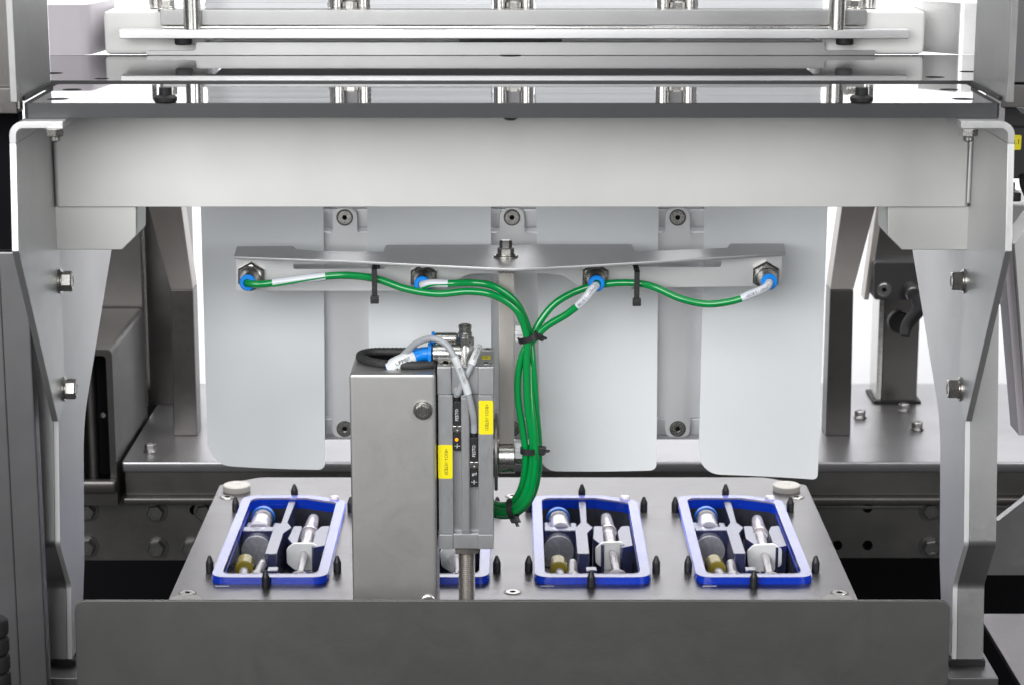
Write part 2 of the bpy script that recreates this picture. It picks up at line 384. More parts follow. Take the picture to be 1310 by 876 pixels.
# --- side brackets and legs (left = -1, right = 1)
for s, side in ((-1, 'left'), (1, 'right')):
    def X(x): return s*x
    XI = 262.0; TK = 3.6
    t = thing('side_bracket', side+' pale aluminium bracket bent over at the top under the glossy panel', 'bracket', (s*XI, -230, 349), 'side brackets of the beam')
    q = lambda px, py: tuple(AX(px if s < 0 else 1310-px, py, s*XI))[1:]
    prof = [(-271, 337.2), q(24, 322), q(75, 538), (-179.5, q(75, 538)[1]), (-166, q(75, 538)[1]+4), (-166, 337.2)]
    p5 = q(84, 500); prof[2] = (-196, prof[2][1]); prof[3] = (-189, prof[3][1]); prof[4:] = [p5, (p5[0], 337.2)]
    part(t, 'side_plate', prism(prof, 'x', s*XI, s*(XI+TK), bv=.35), 'bracket')
    # the bend and the top flange in one strip
    rin, rout = 4., 4.+TK
    cx, cz = XI-rin, 348.8-rout
    arc = [(cx+rout*math.cos(a), cz+rout*math.sin(a)) for a in [R(90*i/8) for i in range(9)]]
    arci = [(cx+rin*math.cos(a), cz+rin*math.sin(a)) for a in [R(90-90*i/8) for i in range(9)]]
    strip = [(X(a), b_) for a, b_ in [(XI+TK, 345.25-8)]+arc+[(237, 348.8), (237, 348.8-TK)]+arci+[(XI, 345.25-8)]]
    part(t, 'top_flange', prism(strip, 'y', -271, -166, bv=.25), 'bracket')
    pn = AZ(70 if s < 0 else 1239, 165, 345)
    for nm, bmx in (('nut', join(lathe([(4.9, 0), (4.9, 3.6), (4.2, 4.2), (0, 4.2)], (pn.x, pn.y, 345.1), (0, 0, -1), 6), lathe([(3, 0), (3, 2), (2, 2.8), (0, 2.8)], (pn.x, pn.y, 341), (0, 0, -1), 20))),):
        part(t, nm, bmx, 'bolt', 25)
    for k, (px, py) in enumerate(((76, 360), (81, 497))):
        p = AX(px if s < 0 else 1310-px, py, s*XI)
        bolt(t, (s*XI, p.y, p.z), (-s, 0, 0), 10.5, 5.5, 7.2, ph=.2)
    # corner gusset block under the beam
    yb = -177
    q = lambda px, py, y=yb: xy(px if s < 0 else 1310-px, py, y)
    pts = [q(70, 266), q(174, 266), q(174, 302), q(156, 320), q(70, 320)]
    pts[0] = (pts[0][0], zb-.4); pts[1] = (pts[1][0], zb-.4)
    solo('corner_block', prism(pts, 'y', yb, yb+36, bv=.5), 'beam', side+' bright satin corner block with one cut corner below the beam', 'corner block', 'corner blocks under the beam')
    # leg: tapered side plate (faces inwards) with its front edge stepped back, and a narrow front flange folded outwards
    XL = XI+TK+.3
    q = lambda px, py: tuple(AX(px if s < 0 else 1310-px, py, s*XL))[1:]
    t = thing('machine_leg', side+' grey angle leg with a stepped bend near its foot', 'leg', (s*XL, -170, -110), 'angle legs carrying the beam')
    zlo = q(93, 842)[1]
    fr = [q(72.5, 300), q(75, 540), q(77, 697), q(91, 747), (q(92.5, 842)[0], zlo)]
    bk = [(q(108, 900)[0], zlo), q(108, 720), q(107, 540), q(143, 319), q(147, 295)]
    part(t, 'side_plate', prism(rounded(fr+bk, [0, 0, 6, 6, 0, 0, 0, 50, 0, 0]), 'x', s*XL, s*(XL+3), bv=.3), 'legflange')
    ff = rounded([(a-.2, b_) for a, b_ in fr], [0, 0, 7, 7, 0])
    fo = ff+[(a+3, b_) for a, b_ in reversed(ff)]
    part(t, 'front_flange', prism(fo, 'x', s*(XL+3.05), s*(XL+(19 if s > 0 else 22)), bv=.3), 'upright')
    part(t, 'foot', box(min(X(XL-10), X(XL+24)), max(X(XL-10), X(XL+24)), fr[4][0]-22, fr[4][0]+60, zlo-16, zlo-3.5, .8), 'column')
    part(t, 'foot_gap', box(min(X(XL-2), X(XL+20)), max(X(XL-2), X(XL+20)), fr[4][0]-2, fr[4][0]+50, zlo-3.4, zlo-.05, 0), 'rubber')
    # upright above the glossy panel
    t = thing('side_upright', side+' upright aluminium plate rising above the end of the glossy panels', 'upright plate', (s*264, -215, 357), 'upright plates above the panels')
    part(t, 'plate', box(min(X(262.4), X(266)), max(X(262.4), X(266)), -262 if s < 0 else -262, -172, 358, 520, .3), 'upright')
    part(t, 'edge_gasket', box(min(X(260.6), X(262.2)), max(X(260.6), X(262.2)), -250, -175, 357.2, 359.6, .3), 'rubber')

# --- front cover
yc = -178.5
yc = -190
pts = [xy(96, 766, yc), xy(1215, 766, yc), xy(1211, 900, yc), xy(100, 900, yc)]
solo('front_cover', prism(rounded(pts, [7, 7, 0, 0]), 'y', yc-2.5, yc, bv=.5), 'cover', 'dark grey blasted steel cover panel across the bottom front', 'cover panel')

# ================================================================== TRAY PLATFORM
P = 110.0
TX = [-1.5*P, -.5*P, .5*P, 1.5*P]
TW, TY0, TY1 = 80.0, 2.0, 197.0
holes = [rrect(x-TW/2+5, x+TW/2-5, TY0+5, TY1-5, 6, 4) for x in TX]
plat = thing('tray_platform', 'brushed metal platform holding the four blue trays', 'platform', (0, 85, -12))
out = [(-228.5, -130), (230, -130), (230, -60), (230, 242), (200, 264), (-200, 264), (-228.5, 242), (-228.5, -60)]
part(plat, 'top_plate', prism(rounded(out, [0, 0, 0, 4, 20, 20, 4, 0]), 'z', -12, 0, holes, 0), 'plate')
for px, py in ((303, 627), (1006, 627), (1071, 775), (238, 775)):
    p = AZ(px, py, 0)
    b_ = part(plat, 'plastic_button', lathe([(10.3, 0), (10.6, .5), (10.6, 4.4), (10, 5), (3, 5), (2.6, 4.7), (0, 4.7)], (p.x, p.y, .05), (0, 0, 1), 40), 'button')
for px, py in ((291, 635.5), (1019, 635.5), (1074, 758), (240, 758), (656, 757), (656, 634)):
    p = AZ(px, py, 0)
    r = 5
    o = part(plat, 'screw', lathe([(r, 0), (r, .3), (r*.94, .5), (r*.42, .5), (r*.42, .1), (0, .1)], (p.x, p.y, .05), (0, 0, 1), 28), 'bolt', 25)
    part(o, 'recess', ringm((p.x, p.y, .04), (0, 0, 1), r*1.02, r*1.25, .12, 28, .02), 'dark2')
    part(o, 'hex_socket', cyl((p.x, p.y, .16), (0, 0, 1), 1.9, .2, 6), 'void')
for x in TX:
    for dx, y in ((0, 205), (-42.5, 171), (44, 171), (-43.5, 29), (44.5, 29), (0, -3)):
        if abs(dx) < 1: dx = -1.5
        part(plat, 'locating_pin', lathe([(2.6, 0), (2.75, .6), (2.75, 6.8), (2.5, 7.4), (1.1, 11.2), (.5, 11.8), (0, 11.9)], (x+dx, y, .05), (0, 0, 1), 18), 'black')
    p = AZ(0, 749, 0)
    part(plat, 'alignment_mark', box(x-36, x-26.5, p.y-1.0, p.y+.3, .02, .12), 'printw')

# ================================================================== BLISTER TRAYS AND THEIR CONTENTS
def rim_outline(x, o):
    x0, x1, y0, y1 = x-TW/2+o, x+TW/2-o, TY0+o, TY1-o
    return rounded([(x0, y0), (x1, y0), (x1, y1-14+o*.3), (x1-26+o*.2, y1), (x0, y1)], [11-o*.4]*2+[7, 10, 12-o*.4], 5)
def make_tray(x, label):
    t = thing('blister_tray', label, 'tray', (x, 100, 0), 'blue blister trays on the platform')
    inner = rim_outline(x, 7.3)
    part(t, 'rim', join(prism(rim_outline(x, 0), 'z', .06, 3.6, [inner], 0), prism(rim_outline(x, .5), 'z', 3.6, 4.8, [inner], 0)), 'tray')
    part(t, 'rim_film', prism(rim_outline(x, .55), 'z', 4.81, 5.2, [rim_outline(x, 7.1)], 0), 'film')
    part(t, 'inner_lip', prism(rim_outline(x, 7.12), 'z', 4.0, 5.5, [rim_outline(x, 7.4)], 0), 'clear')
    bot = -26
    # cavity: walls and floor, open at the top
    wall = prism(rim_outline(x, 6.2), 'z', bot, .05-.0, [rim_outline(x, 7.3)], 0)
    part(t, 'cavity_wall', wall, 'blister')
    part(t, 'cavity_band', prism(rim_outline(x, 6.8), 'z', -3.0, .04, [rim_outline(x, 7.5)], 0), 'tray')
    part(t, 'cavity_floor', prism(rim_outline(x, 6.2), 'z', bot-1.2, bot-.05), 'blister')
    xi0, xi1 = x-TW/2+8.7, x+TW/2-8.7
    part(t, 'long_divider', prism(rounded([(x-9, 60), (x-0.5, 60), (x-.5, 108), (x+4, 122), (x+0, 134), (x+1, 188), (x-4.5, 188), (x-4.5, 134), (x-7, 126), (x-9, 120)], 1.2), 'z', bot, 3.2, bv=.6), 'rib')
    part(t, 'cross_divider', box(xi0, x-6.6, 117, 126, bot, 2.4, .8), 'rib')
    part(t, 'stop_block', box(x-4, x+3.5, 26, 34, bot, 2.2, .9), 'rib')
    part(t, 'syringe_saddle', prism(rounded([(x+3.5, 100), (x+9, 84), (x+11, 84), (x+11, 130), (x+5, 130)], 2), 'z', bot, 1.6, bv=.6), 'rib')
    part(t, 'syringe_saddle', prism(rounded([(x+22, 78), (xi1, 84), (xi1, 132), (x+25, 130), (x+22, 118)], 2.5), 'z', bot, 1.4, bv=.6), 'rib')
    part(t, 'recess_wall', lathe([(10, 0), (11, 1.2), (11, 4), (0, 4.4)], (x-21, 116.6, -12), (0, -1, 0), 32), 'blistergrey')
    part(t, 'ledge', box(xi0, x-7.6, 70, 73, bot, -15, .6), 'blister')
    part(t, 'ledge', box(x+2, xi1, 50, 53, bot, -14, .6), 'blister')
    part(t, 'vial_cradle', box(xi0, xi0+5, 128, 148, bot, -1, 1), 'rib')
    part(t, 'vial_cradle', box(x-12, x-7, 134, 150, bot, -2, 1), 'rib')
    part(t, 'denest_tab', lathe([(3.8, 0), (3.8, 1.6), (3.2, 2.4), (0, 2.4)], (x+TW/2-9.5, TY1-9, 4.9), (0, 0, 1), 20), 'clear')
    return t
def make_syringe(x, label, yaw):
    sx = x+16
    t = thing('syringe', label, 'syringe', (sx, 110, -6), 'syringes lying in the trays')
    part(t, 'barrel', lathe([(3.6, 0), (4.4, .6), (4.4, 52), (3.2, 56), (0, 56)], (sx, 86, -5), (0, 1, 0), 20), 'clear')
    part(t, 'rubber_plunger', lathe([(0, 0), (3.9, 0), (3.9, 6), (0, 7)], (sx, 96, -5), (0, 1, 0), 16), 'flange')
    part(t, 'cap', lathe([(5.6, 0), (6.2, 1), (5.6, 3), (4.8, 22), (4.2, 36), (0, 37)], (sx, 132, -5), (0, 1, 0), 20), 'clear')
    fl = rounded([(sx-12, -1), (sx-7, 3.2), (sx+7, 3.2), (sx+13, -1), (sx+12, -13), (sx+6, -17), (sx-6, -17), (sx-12, -12)], 4)
    part(t, 'finger_flange', prism(fl, 'y', 83, 86, bv=.7), 'flange')
    d = Vector((.03, -1, -.10)).normalized()
    p = Vector((sx, 83, -5))
    part(t, 'plunger_rod', join(cyl(p, d, 2.7, 44, 12), box(sx-.4, sx+3.2, 40, 82.8, -8.4, -4.6)), 'clear')
    part(t, 'thumb_disc', lathe([(7.2, 0), (7.6, .5), (7.6, 2), (7.2, 2.5), (0, 2.5)], p+d*44, d, 28), 'clear')
    return t
def make_vial(x, label):
    t = thing('vial', label, 'vial', (x-21, 140, -6), 'blue capped vials in the rear pockets')
    part(t, 'glass_body', lathe([(6.8, 0), (7.6, .8), (7.6, 20), (5, 24), (5, 26)], (x-21, 129, -2), (0, 1, 0), 24), 'vialglass')
    part(t, 'crimp_band', cyl((x-21, 155, -2), (0, 1, 0), 7.8, 4, 28), 'bolt')
    part(t, 'blue_cap', lathe([(8.6, 0), (8.9, .5), (8.9, 4.5), (8, 5), (0, 5)], (x-21, 159.2, -2), (0, 1, 0), 28), 'bluecap')
    return t
def make_amber(x, label):
    t = thing('ampoule', label, 'ampoule', (x-22, 40, -12), 'amber ended ampoules in the front pockets')
    part(t, 'amber_end', lathe([(5.6, 0), (6.4, .8), (6.4, 15), (5.6, 16), (0, 16)], (x-22, 46, -4), (-.05, 1, .02), 24), 'amber')
    part(t, 'stem', lathe([(3.4, 0), (3.4, 18), (0, 18)], (x-20.4, 24, -4.5), (-.06, 1, .02), 18), 'clear')
    return t
def make_needle(x, label):
    t = thing('needle_cap', label, 'needle cap', (x-12, 40, -12), 'needle caps in the front pockets')
    part(t, 'sheath', lathe([(5.2, 0), (5.2, 6), (3.8, 8), (3.2, 34), (0, 35)], (x-12, 27, -5), (.04, 1, .02), 18), 'clear')
    part(t, 'hub', lathe([(4.2, 0), (4.2, 1.2), (0, 1.2)], (x-12, 25.6, -5), (.04, 1, .02), 18), 'flange')
    return t
pos = ['first from the left', 'second from the left, behind the steel box', 'third from the left, beside the hose loop', 'rightmost']
pk = ['leftmost tray', 'tray half hidden behind the steel box', 'tray beside the green hose loop', 'rightmost tray']
names = [(make_tray, 'glossy blue rimmed blister tray, %s', pos), ]
protos = [make_tray(TX[0], 'glossy blue rimmed blister tray, '+pos[0]),
          make_syringe(TX[0], 'capped clear syringe with pale finger flange in the '+pk[0], 0),
          make_vial(TX[0], 'small vial with blue cap lying in the '+pk[0]),
          make_amber(TX[0], 'ampoule with amber yellow end in the '+pk[0]),
          make_needle(TX[0], 'clear needle cap beside the amber ampoule in the '+pk[0])]
lab = ['glossy blue rimmed blister tray, %s', 'capped clear syringe with pale finger flange in the %s', 'small vial with blue cap lying in the %s',
       'ampoule with amber yellow end in the %s', 'clear needle cap beside the amber ampoule in the %s']
for k in (1, 2, 3):
    for i, pr in enumerate(protos):
        l0 = Vector(pr.location)/S
        o = dup(pr, l0+Vector((k*P, 0, 0)), lab[i] % (pos[k] if i == 0 else pk[k]))
        if i:
            o.location += Vector((random.uniform(-1.6, 1.6), random.uniform(-3, 3), 0))*S; o.rotation_euler.z = R(random.uniform(-3, 3)); o.rotation_euler.y = R(random.uniform(-8, 8))

# ================================================================== LEAFLET MAGAZINE ABOVE THE PANELS
yM = 50
Z = lambda row, y=yM: zr(row, y)
XM = lambda px, y=yM, row=40: AY(px, row, y).x
for s, side in ((-1, 'left'), (1, 'right')):
    a, b_ = (130, 262) if s < 0 else (1052, 1186)
    bm = box(XM(a), XM(b_), 57, 120, 352.6, Z(14, 58), 3.5)
    solo('plastic_block', bm, 'white', side+' white plastic block standing on the rear glossy panel', 'plastic block', 'white plastic blocks')
    if s < 0: bm = prism(rounded([(XM(60), 56), (XM(112), 56), (XM(128), 110), (XM(60), 110)], [0, 8, 0, 0]), 'z', 352.6, Z(6, 60))
    else: bm = prism(rounded([(XM(1188), 80), (XM(1232), 58), (XM(1275), 56), (XM(1275), 110), (XM(1188), 110)], [0, 6, 0, 0, 0]), 'z', 352.6, Z(4, 60))
    solo('guard_panel', bm, 'lavboard' if s < 0 else 'block', ('pale lavender plastic guard panel at the far left above the rear panel' if s < 0 else 'grey metal guard panel at the far right above the rear panel'), 'guard panel')
    px = 195 if s < 0 else 1117
    t = thing('knurled_knob', side+' small grey round knob on top of the white plastic block', 'knob', (XM(px), 75, Z(12, 75)), 'knobs on the plastic blocks')
    part(t, 'knob', cyl((XM(px), 75, Z(14, 56)+.1), (0, 0, 1), 5.6, 12, 28, .6), 'steel')
t = thing('leaflet_magazine', 'bright metal rail with roller pairs holding the leaflet stacks', 'magazine rail', (0, 60, Z(33)))
xr0, xr1 = XM(205), XM(1109)
part(t, 'rail', box(xr0, xr1, 52, 66, Z(33, 52), Z(13, 52), .8), 'rail')
part(t, 'rail_strip', box(xr0+2, xr1-2, 47.5, 51.8, Z(36.5, 50), Z(34, 50), .3), 'steel')
for px in (445, 657, 869, 1068, 245):
    for d in ((-17, 17) if px not in (1068, 245) else ()):
        part(t, 'roller', cyl((XM(px+d), 66+8, Z(13, 60)), (0, 0, 1), 4.8, 46, 28, .3), 'steel')
    if px in (1068, 245): continue
    for d in (-7,):
        part(t, 'clamp_plate', box(XM(px-14), XM(px+14), 80, 84, Z(14, 60), Z(-60, 60), .4), 'column')
    bolt(t, (XM(px), 70, Z(13, 60)), (0, 0, 1), 8.5, 5, 0)
for px in (211, 1094):
    bolt(t, (XM(px), 62, Z(13.5, 58)), (0, 0, 1), 9, 4.5, 6.5)
for i, (a, b_) in enumerate(((258, 417), (471, 628), (686, 842), (896, 1058))):
    x0, x1 = XM(a), XM(b_); bms = []
    z0 = Z(12.5, 62)
    for k in range(34):
        j = random.uniform(-.5, .5); jy = random.uniform(-.35, .35)
        bms.append(box(x0+j, x1+j, 70+jy, 160, z0+k*1.35, z0+k*1.35+random.uniform(1.22, 1.34)))
    o = solo('leaflet_stack', join(*bms), 'paper', 'stack of white leaflets on the rail, '+['leftmost of four', 'second from the left', 'third from the left', 'rightmost of four'][i], 'leaflet stack', 'stacks of leaflets')
t = thing('slide_bar', 'long bright metal bar with rubber bumpers carried below the rail', 'slide bar', (0, yM-6, Z(50)))
ybar = 42
part(t, 'bar', prism([(XM(152, ybar), ybar), (XM(1163, ybar), ybar), (XM(1163, ybar), 53.4), (XM(1045, ybar), 53.4), (XM(1045, ybar), 92), (XM(270, ybar), 92), (XM(270, ybar), 53.4), (XM(152, ybar), 53.4)], 'z', zr(50, ybar), zr(38, ybar)-.2, bv=.6), 'brk')
part(t, 'underside_shade', box(XM(272, ybar), XM(1043, ybar), ybar+1, 91.5, zr(50, ybar)-.5, zr(50, ybar)-.02), 'void')  # added black strip: shade under the bar, put in as colour
for px in (235, 1080):
    p = AY(px, 50, 49); part(t, 'rubber_bumper', lathe([(5.8, 0), (5.8, 3.4), (5.2, 4.2), (0, 4.2)], (p.x, 47, zr(50, ybar)-.05), (0, 0, -1), 24), 'rubber')
for px in (246.5, 1070.5):
    p = AY(px, 38, 47); part(t, 'guide_rod', cyl((p.x, 46.8, zr(38, ybar)-.1), (0, 0, 1), 5.7, 70, 28), 'steel')
for px in (543, 657, 771, 325, 985):
    p = AY(px, 36, 47); part(t, 'slot_insert', prism(rrect(p.x-14, p.x+14, 45, 48.6, 1.7, 4), 'z', zr(38, ybar)-.15, zr(38, ybar)+.3), 'column')
t = thing('foot_rail', 'pale low rail with stepped ends standing on the rear glossy panel', 'foot rail', (0, 58, 352.6))
yf = 53.6; q = lambda a, b_: xy(a, b_, yf)
za, zb2, zc = zr(54.5, yf), zr(65, yf), 352.6
xs = [XM(186, yf), XM(250, yf), XM(1056, yf), XM(1121, yf)]
part(t, 'rail', prism(rounded([(xs[0], zc), (xs[3], zc), (xs[3], zb2), (xs[2], zb2), (xs[2], za), (xs[1], za), (xs[1], zb2), (xs[0], zb2)], [1.4, 1.4, 1, 2.2, 1.2, 1.2, 2.2, 1]), 'y', yf, yf+26, bv=.2), 'rail')
part(t, 'stop_plate', box(XM(587, 64), XM(719, 64), 64, 70, za+.05, zr(50.5, 64), .3), 'column')
p = AZ(653, 72, 352.4)
part(t, 'dark_hole_disc', lathe([(7.2, 0), (7.2, .15), (0, .15)], (p.x, 54, 352.42), (0, 0, 1), 24), 'void')  # flat black disc paints the dark of a hole

# ================================================================== HANGING LEAFLETS AND GUIDE PLATES
def leaflet(L, Rr, bot, rl, rr, label, bow=0.):
    """L, Rr: (top x, bottom x) in the picture at the rows 266 and 600; a thin bowed sheet with rounded lower corners"""
    y0 = 0
    a0, a1 = AY(L[0], 266, y0).x, AY(L[1], 600, y0).x; b0, b1 = AY(Rr[0], 266, y0).x, AY(Rr[1], 600, y0).x
    zt0, zb0 = zr(266, y0), zr(600, y0); zT = 338
    zl, zrr = zr(bot[0], y0), zr(bot[1], y0)
    n = 15; bm = bmesh.new(); rows = []
    vs = [0, .1, .2, .3, .4, .5, .6, .7, .78, .84, .88, .91, .935, .955, .97, .98, .988, .994, .998, 1]
    for v in vs:
        row = []
        for i in range(n):
            u = i/(n-1); zend = zl+(zrr-zl)*u; z = zT+(zend-zT)*v
            f = (z-zt0)/(zb0-zt0); xl_, xr_ = a0+(a1-a0)*f, b0+(b1-b0)*f
            dz = z-zend
            if dz < rl: xl_ += rl-math.sqrt(max(0, rl*rl-(rl-dz)**2))
            if dz < rr: xr_ -= rr-math.sqrt(max(0, rr*rr-(rr-dz)**2))
            x = xl_+(xr_-xl_)*u
            uu = (x-(a0+b0)/2)/((b0-a0)/2)
            y = y0+3.2*(uu*uu)*bow+1.6*math.sin(f*2.4+u)*bow-3*max(0, f-.75)**2*bow
            row.append(bm.verts.new((x, y, z)))
        rows.append(row)
    for A, B in zip(rows, rows[1:]):
        for i in range(n-1): bm.faces.new((A[i], A[i+1], B[i+1], B[i]))
    r = bmesh.ops.extrude_face_region(bm, geom=bm.faces[:])
    for g in r['geom']:
        if isinstance(g, bmesh.types.BMVert): g.co.y += .5
    solo('hanging_leaflet', bm, 'sheet', label, 'leaflet', 'white leaflets hanging below the beam', 50)
leaflet((256, 265), (413, 415.5), (597, 601), 17, 4, 'blank white leaflet hanging at the far left below the beam', .8)
leaflet((470, 474), (628, 629), (600, 603), 12, 4, 'blank white leaflet hanging behind the steel box and the cylinder', -.5)
leaflet((686, 692), (843, 840), (603, 602), 10, 4, 'blank white leaflet hanging right of the green hose bundle', .7)
leaflet((901, 893), (1058, 1046), (606, 612), 16, 3, 'blank white leaflet hanging at the far right below the beam', -.6)
yg = 14
for i, (cx_, lb) in enumerate(((441, 'slotted metal guide plate between the far left leaflet and the next'), (655, 'slotted metal guide plate behind the lever and hose bundle'), (867, 'slotted metal guide plate left of the far right leaflet'))):
    q = lambda px, py: xy(px, py, yg)
    t = thing('guide_plate', lb, 'guide plate', (AY(cx_, 450, yg).x, yg, 160), 'guide plates between the leaflets')
    k = 16; w_ = 38
    pts = [q(cx_-w_, 533), q(cx_-k, 533), q(cx_-k, 559), q(cx_+k, 559), q(cx_+k, 533), q(cx_+w_, 533), q(cx_+w_, 298), q(cx_+k, 298), q(cx_+k, 267), q(cx_-k, 267), q(cx_-k, 298), q(cx_-w_, 298)]
    part(t, 'plate', prism(rounded(pts, [0, 2.5, 6, 6, 2.5, 0, 0, 2.5, 6, 6, 2.5, 0]), 'y', yg, yg+2, bv=.25), 'guide')
    for py in (278.5, 548):
        p = AY(cx_, py, yg); sunk_screw(t, (p.x, yg-.0, p.z), (0, -1, 0), 4.6)
for (r0, r1, lb) in ((267, 292, 'upper horizontal metal rail behind the guide plates'), (534, 557, 'lower horizontal metal rail behind the guide plates')):
    y = yg+7
    bm = box(XM(270, y, 400), XM(1035, y, 400), y, y+9, zr(r1, y), zr(r0, y), 1.5)
    z0_, z1_ = (zr(300, y), zr(256, y)) if r0 < 400 else (zr(566, y), zr(528, y))
    bm = join(bm, box(AY(274, 400, y).x, AY(1031, 400, y).x, y+9.1, y+13, z0_, z1_))
    solo('cross_rail', bm, 'guide', lb, 'rail', 'rails behind the guide plates')

# ================================================================== TUBE BRACKET WITH FOUR PUSH-IN FITTINGS
zf = 239.0; yv = -52
tb = thing('hose_bracket', 'bent sheet metal bracket carrying four hose fittings in front of the leaflets', 'bracket', (0, yv, zf))
top = [(299, 331), (440, 336), (560, 342), (655, 346.5), (750, 342), (880, 334), (1005, 326), (1003, 314.5), (934, 314.5), (930, 320), (812, 325), (808, 315.5), (655, 315.5), (494, 316), (490, 325), (412, 324), (380, 322), (375, 317.5), (303, 318)]
tp = []
for px, py in top:
    p = AZ(px, py-2.6, zf); tp.append((p.x, p.y))
part(tb, 'top_flange', prism(tp, 'z', zf-1.8, zf, bv=.3), 'brk')
vz = zf-1.9
def qv(px, py): return xy(px, py, yv)
lo = [(302, 331), (302, 372), (560, 372.5), (600, 350), (700, 350), (722, 353), (742, 369), (1000, 366), (1000, 331)]
vp = [qv(*p) for p in lo]; vp[0] = (vp[0][0], vz); vp[-1] = (vp[-1][0], vz)
def slot(x0, x1, r0, r1): return rounded([qv(x0, r0), qv(x1, r0), qv(x1, r1), qv(x0, r1)], [.5, .5, 2.5, 2.5])
part(tb, 'front_plate', prism(rounded(vp, [0, 3, 14, 16, 8, 10, 6, 3, 0]), 'y', yv, yv+2, [slot(375, 492, 338, 344.5), slot(812, 923, 334, 342)]), 'guide')
p = AZ(647, 329, zf)
bb = bolt(tb, (p.x, p.y, zf), (0, 0, 1), 9.2, 3.6, 7.6, wh=1.3)
part(tb, 'bolt_nut', lathe([(3, 2), (4.0, 2.2), (4.0, 9.8), (3.4, 10.8), (0, 10.8)], (p.x, p.y, zf), (0, 0, 1), 6, ph=.25), 'boltdark', 25)
FIT = []
for px, py in ((322, 353), (542, 355), (761.5, 354), (979, 352)):
    p = AY(px, py, yv); p.y = yv
    f = part(tb, 'push_fitting', join(lathe([(9.4, 0), (9.4, 3.6), (8.2, 4.6), (7, 4.6)], p, (0, -1, 0), 6, ph=.5), lathe([(7.4, 4.4), (7.4, 8), (6.4, 8.6), (6.4, 9.4), (6.2, 10), (5.6, 14), (5.3, 20), (4.8, 21), (3.5, 21)], p, (0, -1, 0), 28)), 'bolt', 25)
    e = Vector((p.x, yv-20.5, p.z))
    part(f, 'release_ring', ringm(e, (0, -1, 0), 2.6, 5.1, 3.6, 28, .6), 'ring')
    FIT.append(e+Vector((0, -1, 0)))

# ================================================================== LEVER POST
tl = thing('lever_arm', 'upright bare metal lever post under the hose bracket', 'lever', (AY(648, 560, -62).x, -62, 90))
yl_ = -66
x0, x1 = AY(638, 450, yl_).x, AY(658, 450, yl_).x
part(tl, 'post', box(x0, x1, yl_, yl_+9, zr(568, yl_), zf-2, .5), 'lever')
part(tl, 'cap_plate', box(x0-.6, x1+.3, yl_-12, yl_-.2, zf-9, zf-2, .4), 'steel')
pc = AY(648, 583, -58)
part(tl, 'shaft_collar', cyl((x0-.4, -59, pc.z), (1, 0, 0), 10.6, x1-x0+.8, 40, .6), 'steel')
part(tl, 'shaft', cyl((x0-4, -59, pc.z), (1, 0, 0), 5, 30, 28), 'steel')
pd = AY(634, 577, -58)
part(tl, 'disc', cyl((AY(632.5, 577, -58).x, -55, pd.z), (1, 0, 0), 26, 2.2, 56, .5), 'brown')
for row, w_ in ((426, 14), (575, 17)):
    p = AY(659, row, -72)
    m = part(tl, 'tie_mount', join(box(p.x, p.x+w_*.5, -74, -64, p.z-5.5, p.z+5.0, .8), box(p.x-.2, p.x+w_*.45, -76, -74.05, p.z-.5, p.z+2, .3)), 'nylon')

# ================================================================== GREEN HOSES
def hose(label, pts, r, sleeve=None, sl_text=None, prints=(), flip=True):
    path = spline(pts, 14)
    c = pts[len(pts)//2]
    t = thing('air_hose', label, 'hose', c, 'green air hoses')
    part(t, 'tube', tube(path, r, 18), 'green', 60)
    if sleeve:
        sp = sub(path, *sleeve)
        sv = part(t, 'marker_sleeve', tube(sp, r+.35, 18), 'sleeve', 60)
        if sl_text == 'strip':
            part(sv, 'green_strip', tube([p+Vector((0, -1.75, -1.5+i*1.5/len(sp))) for i, p in enumerate(sp)], 1.0, 8), 'green')
        elif sl_text:
            wrap_text(sv, sl_text, 2.5, sp, .52, r+.4, flip=False, sx=.9)
    for s_, f, tl_ in prints: wrap_text(t, s_, 2.0, path, f, r, flip=False, tilt=tl_)
    return path
def V(px, py, y): return AY(px, py, y)
RH = 2.3
f1, f2, f3, f4 = FIT
hose('green air hose from the far left fitting, passing the first cable tie', [f1+Vector((0, 5, 0)), f1+Vector((.5, -3, 0)), V(333, 364, -79), V(358, 361, -80), V(405, 355, -79), V(442, 352.5, -78), V(481, 357, -76), V(520, 370, -77), V(560, 376, -80), V(600, 373, -82), V(632, 378, -83), V(660, 396, -82), V(672, 422, -80), V(674.5, 440, -79), V(673.5, 470, -80), V(675, 520, -82), V(681, 565, -82), V(679, 605, -81), V(668, 638, -78), V(650, 652, -68), V(633, 650, -58), V(612, 640, -48)], RH, (.068, .165), 'strip', (('FESTO', .50, .7), ('PUN-H-6x1', .56, .8)))
hose('green air hose from the second fitting, joining the bundle at the top', [f2+Vector((0, 5, 0)), f2+Vector((.5, -3, 0)), V(553, 362.5, -79), V(575, 363, -81), V(603, 362, -80), V(630, 366, -80), V(656, 383, -78), V(670, 405, -76), V(678, 432, -74), V(682, 470, -76), V(685.5, 520, -77), V(689, 565, -77), V(688, 605, -76), V(680, 635, -72), V(662, 655, -64), V(640, 659, -54), V(615, 650, -46)], RH, (.03, .10), 'strip', ())
hose('green air hose from the third fitting, running down left with a printed sleeve', [f3+Vector((0, 5, 0)), f3+Vector((0, -3, -.5)), V(757, 371, -82), V(745, 386, -83), V(725, 402, -80), V(700, 417, -77), V(684, 433, -76), V(671, 447, -77), V(663.5, 475, -77), V(663, 510, -78), V(669, 550, -79), V(672.5, 585, -79), V(668, 620, -76), V(655, 642, -68), V(636, 645, -57), V(612, 634, -46)], RH, (.045, .135), 'LPM07 / 2-BC08', ())
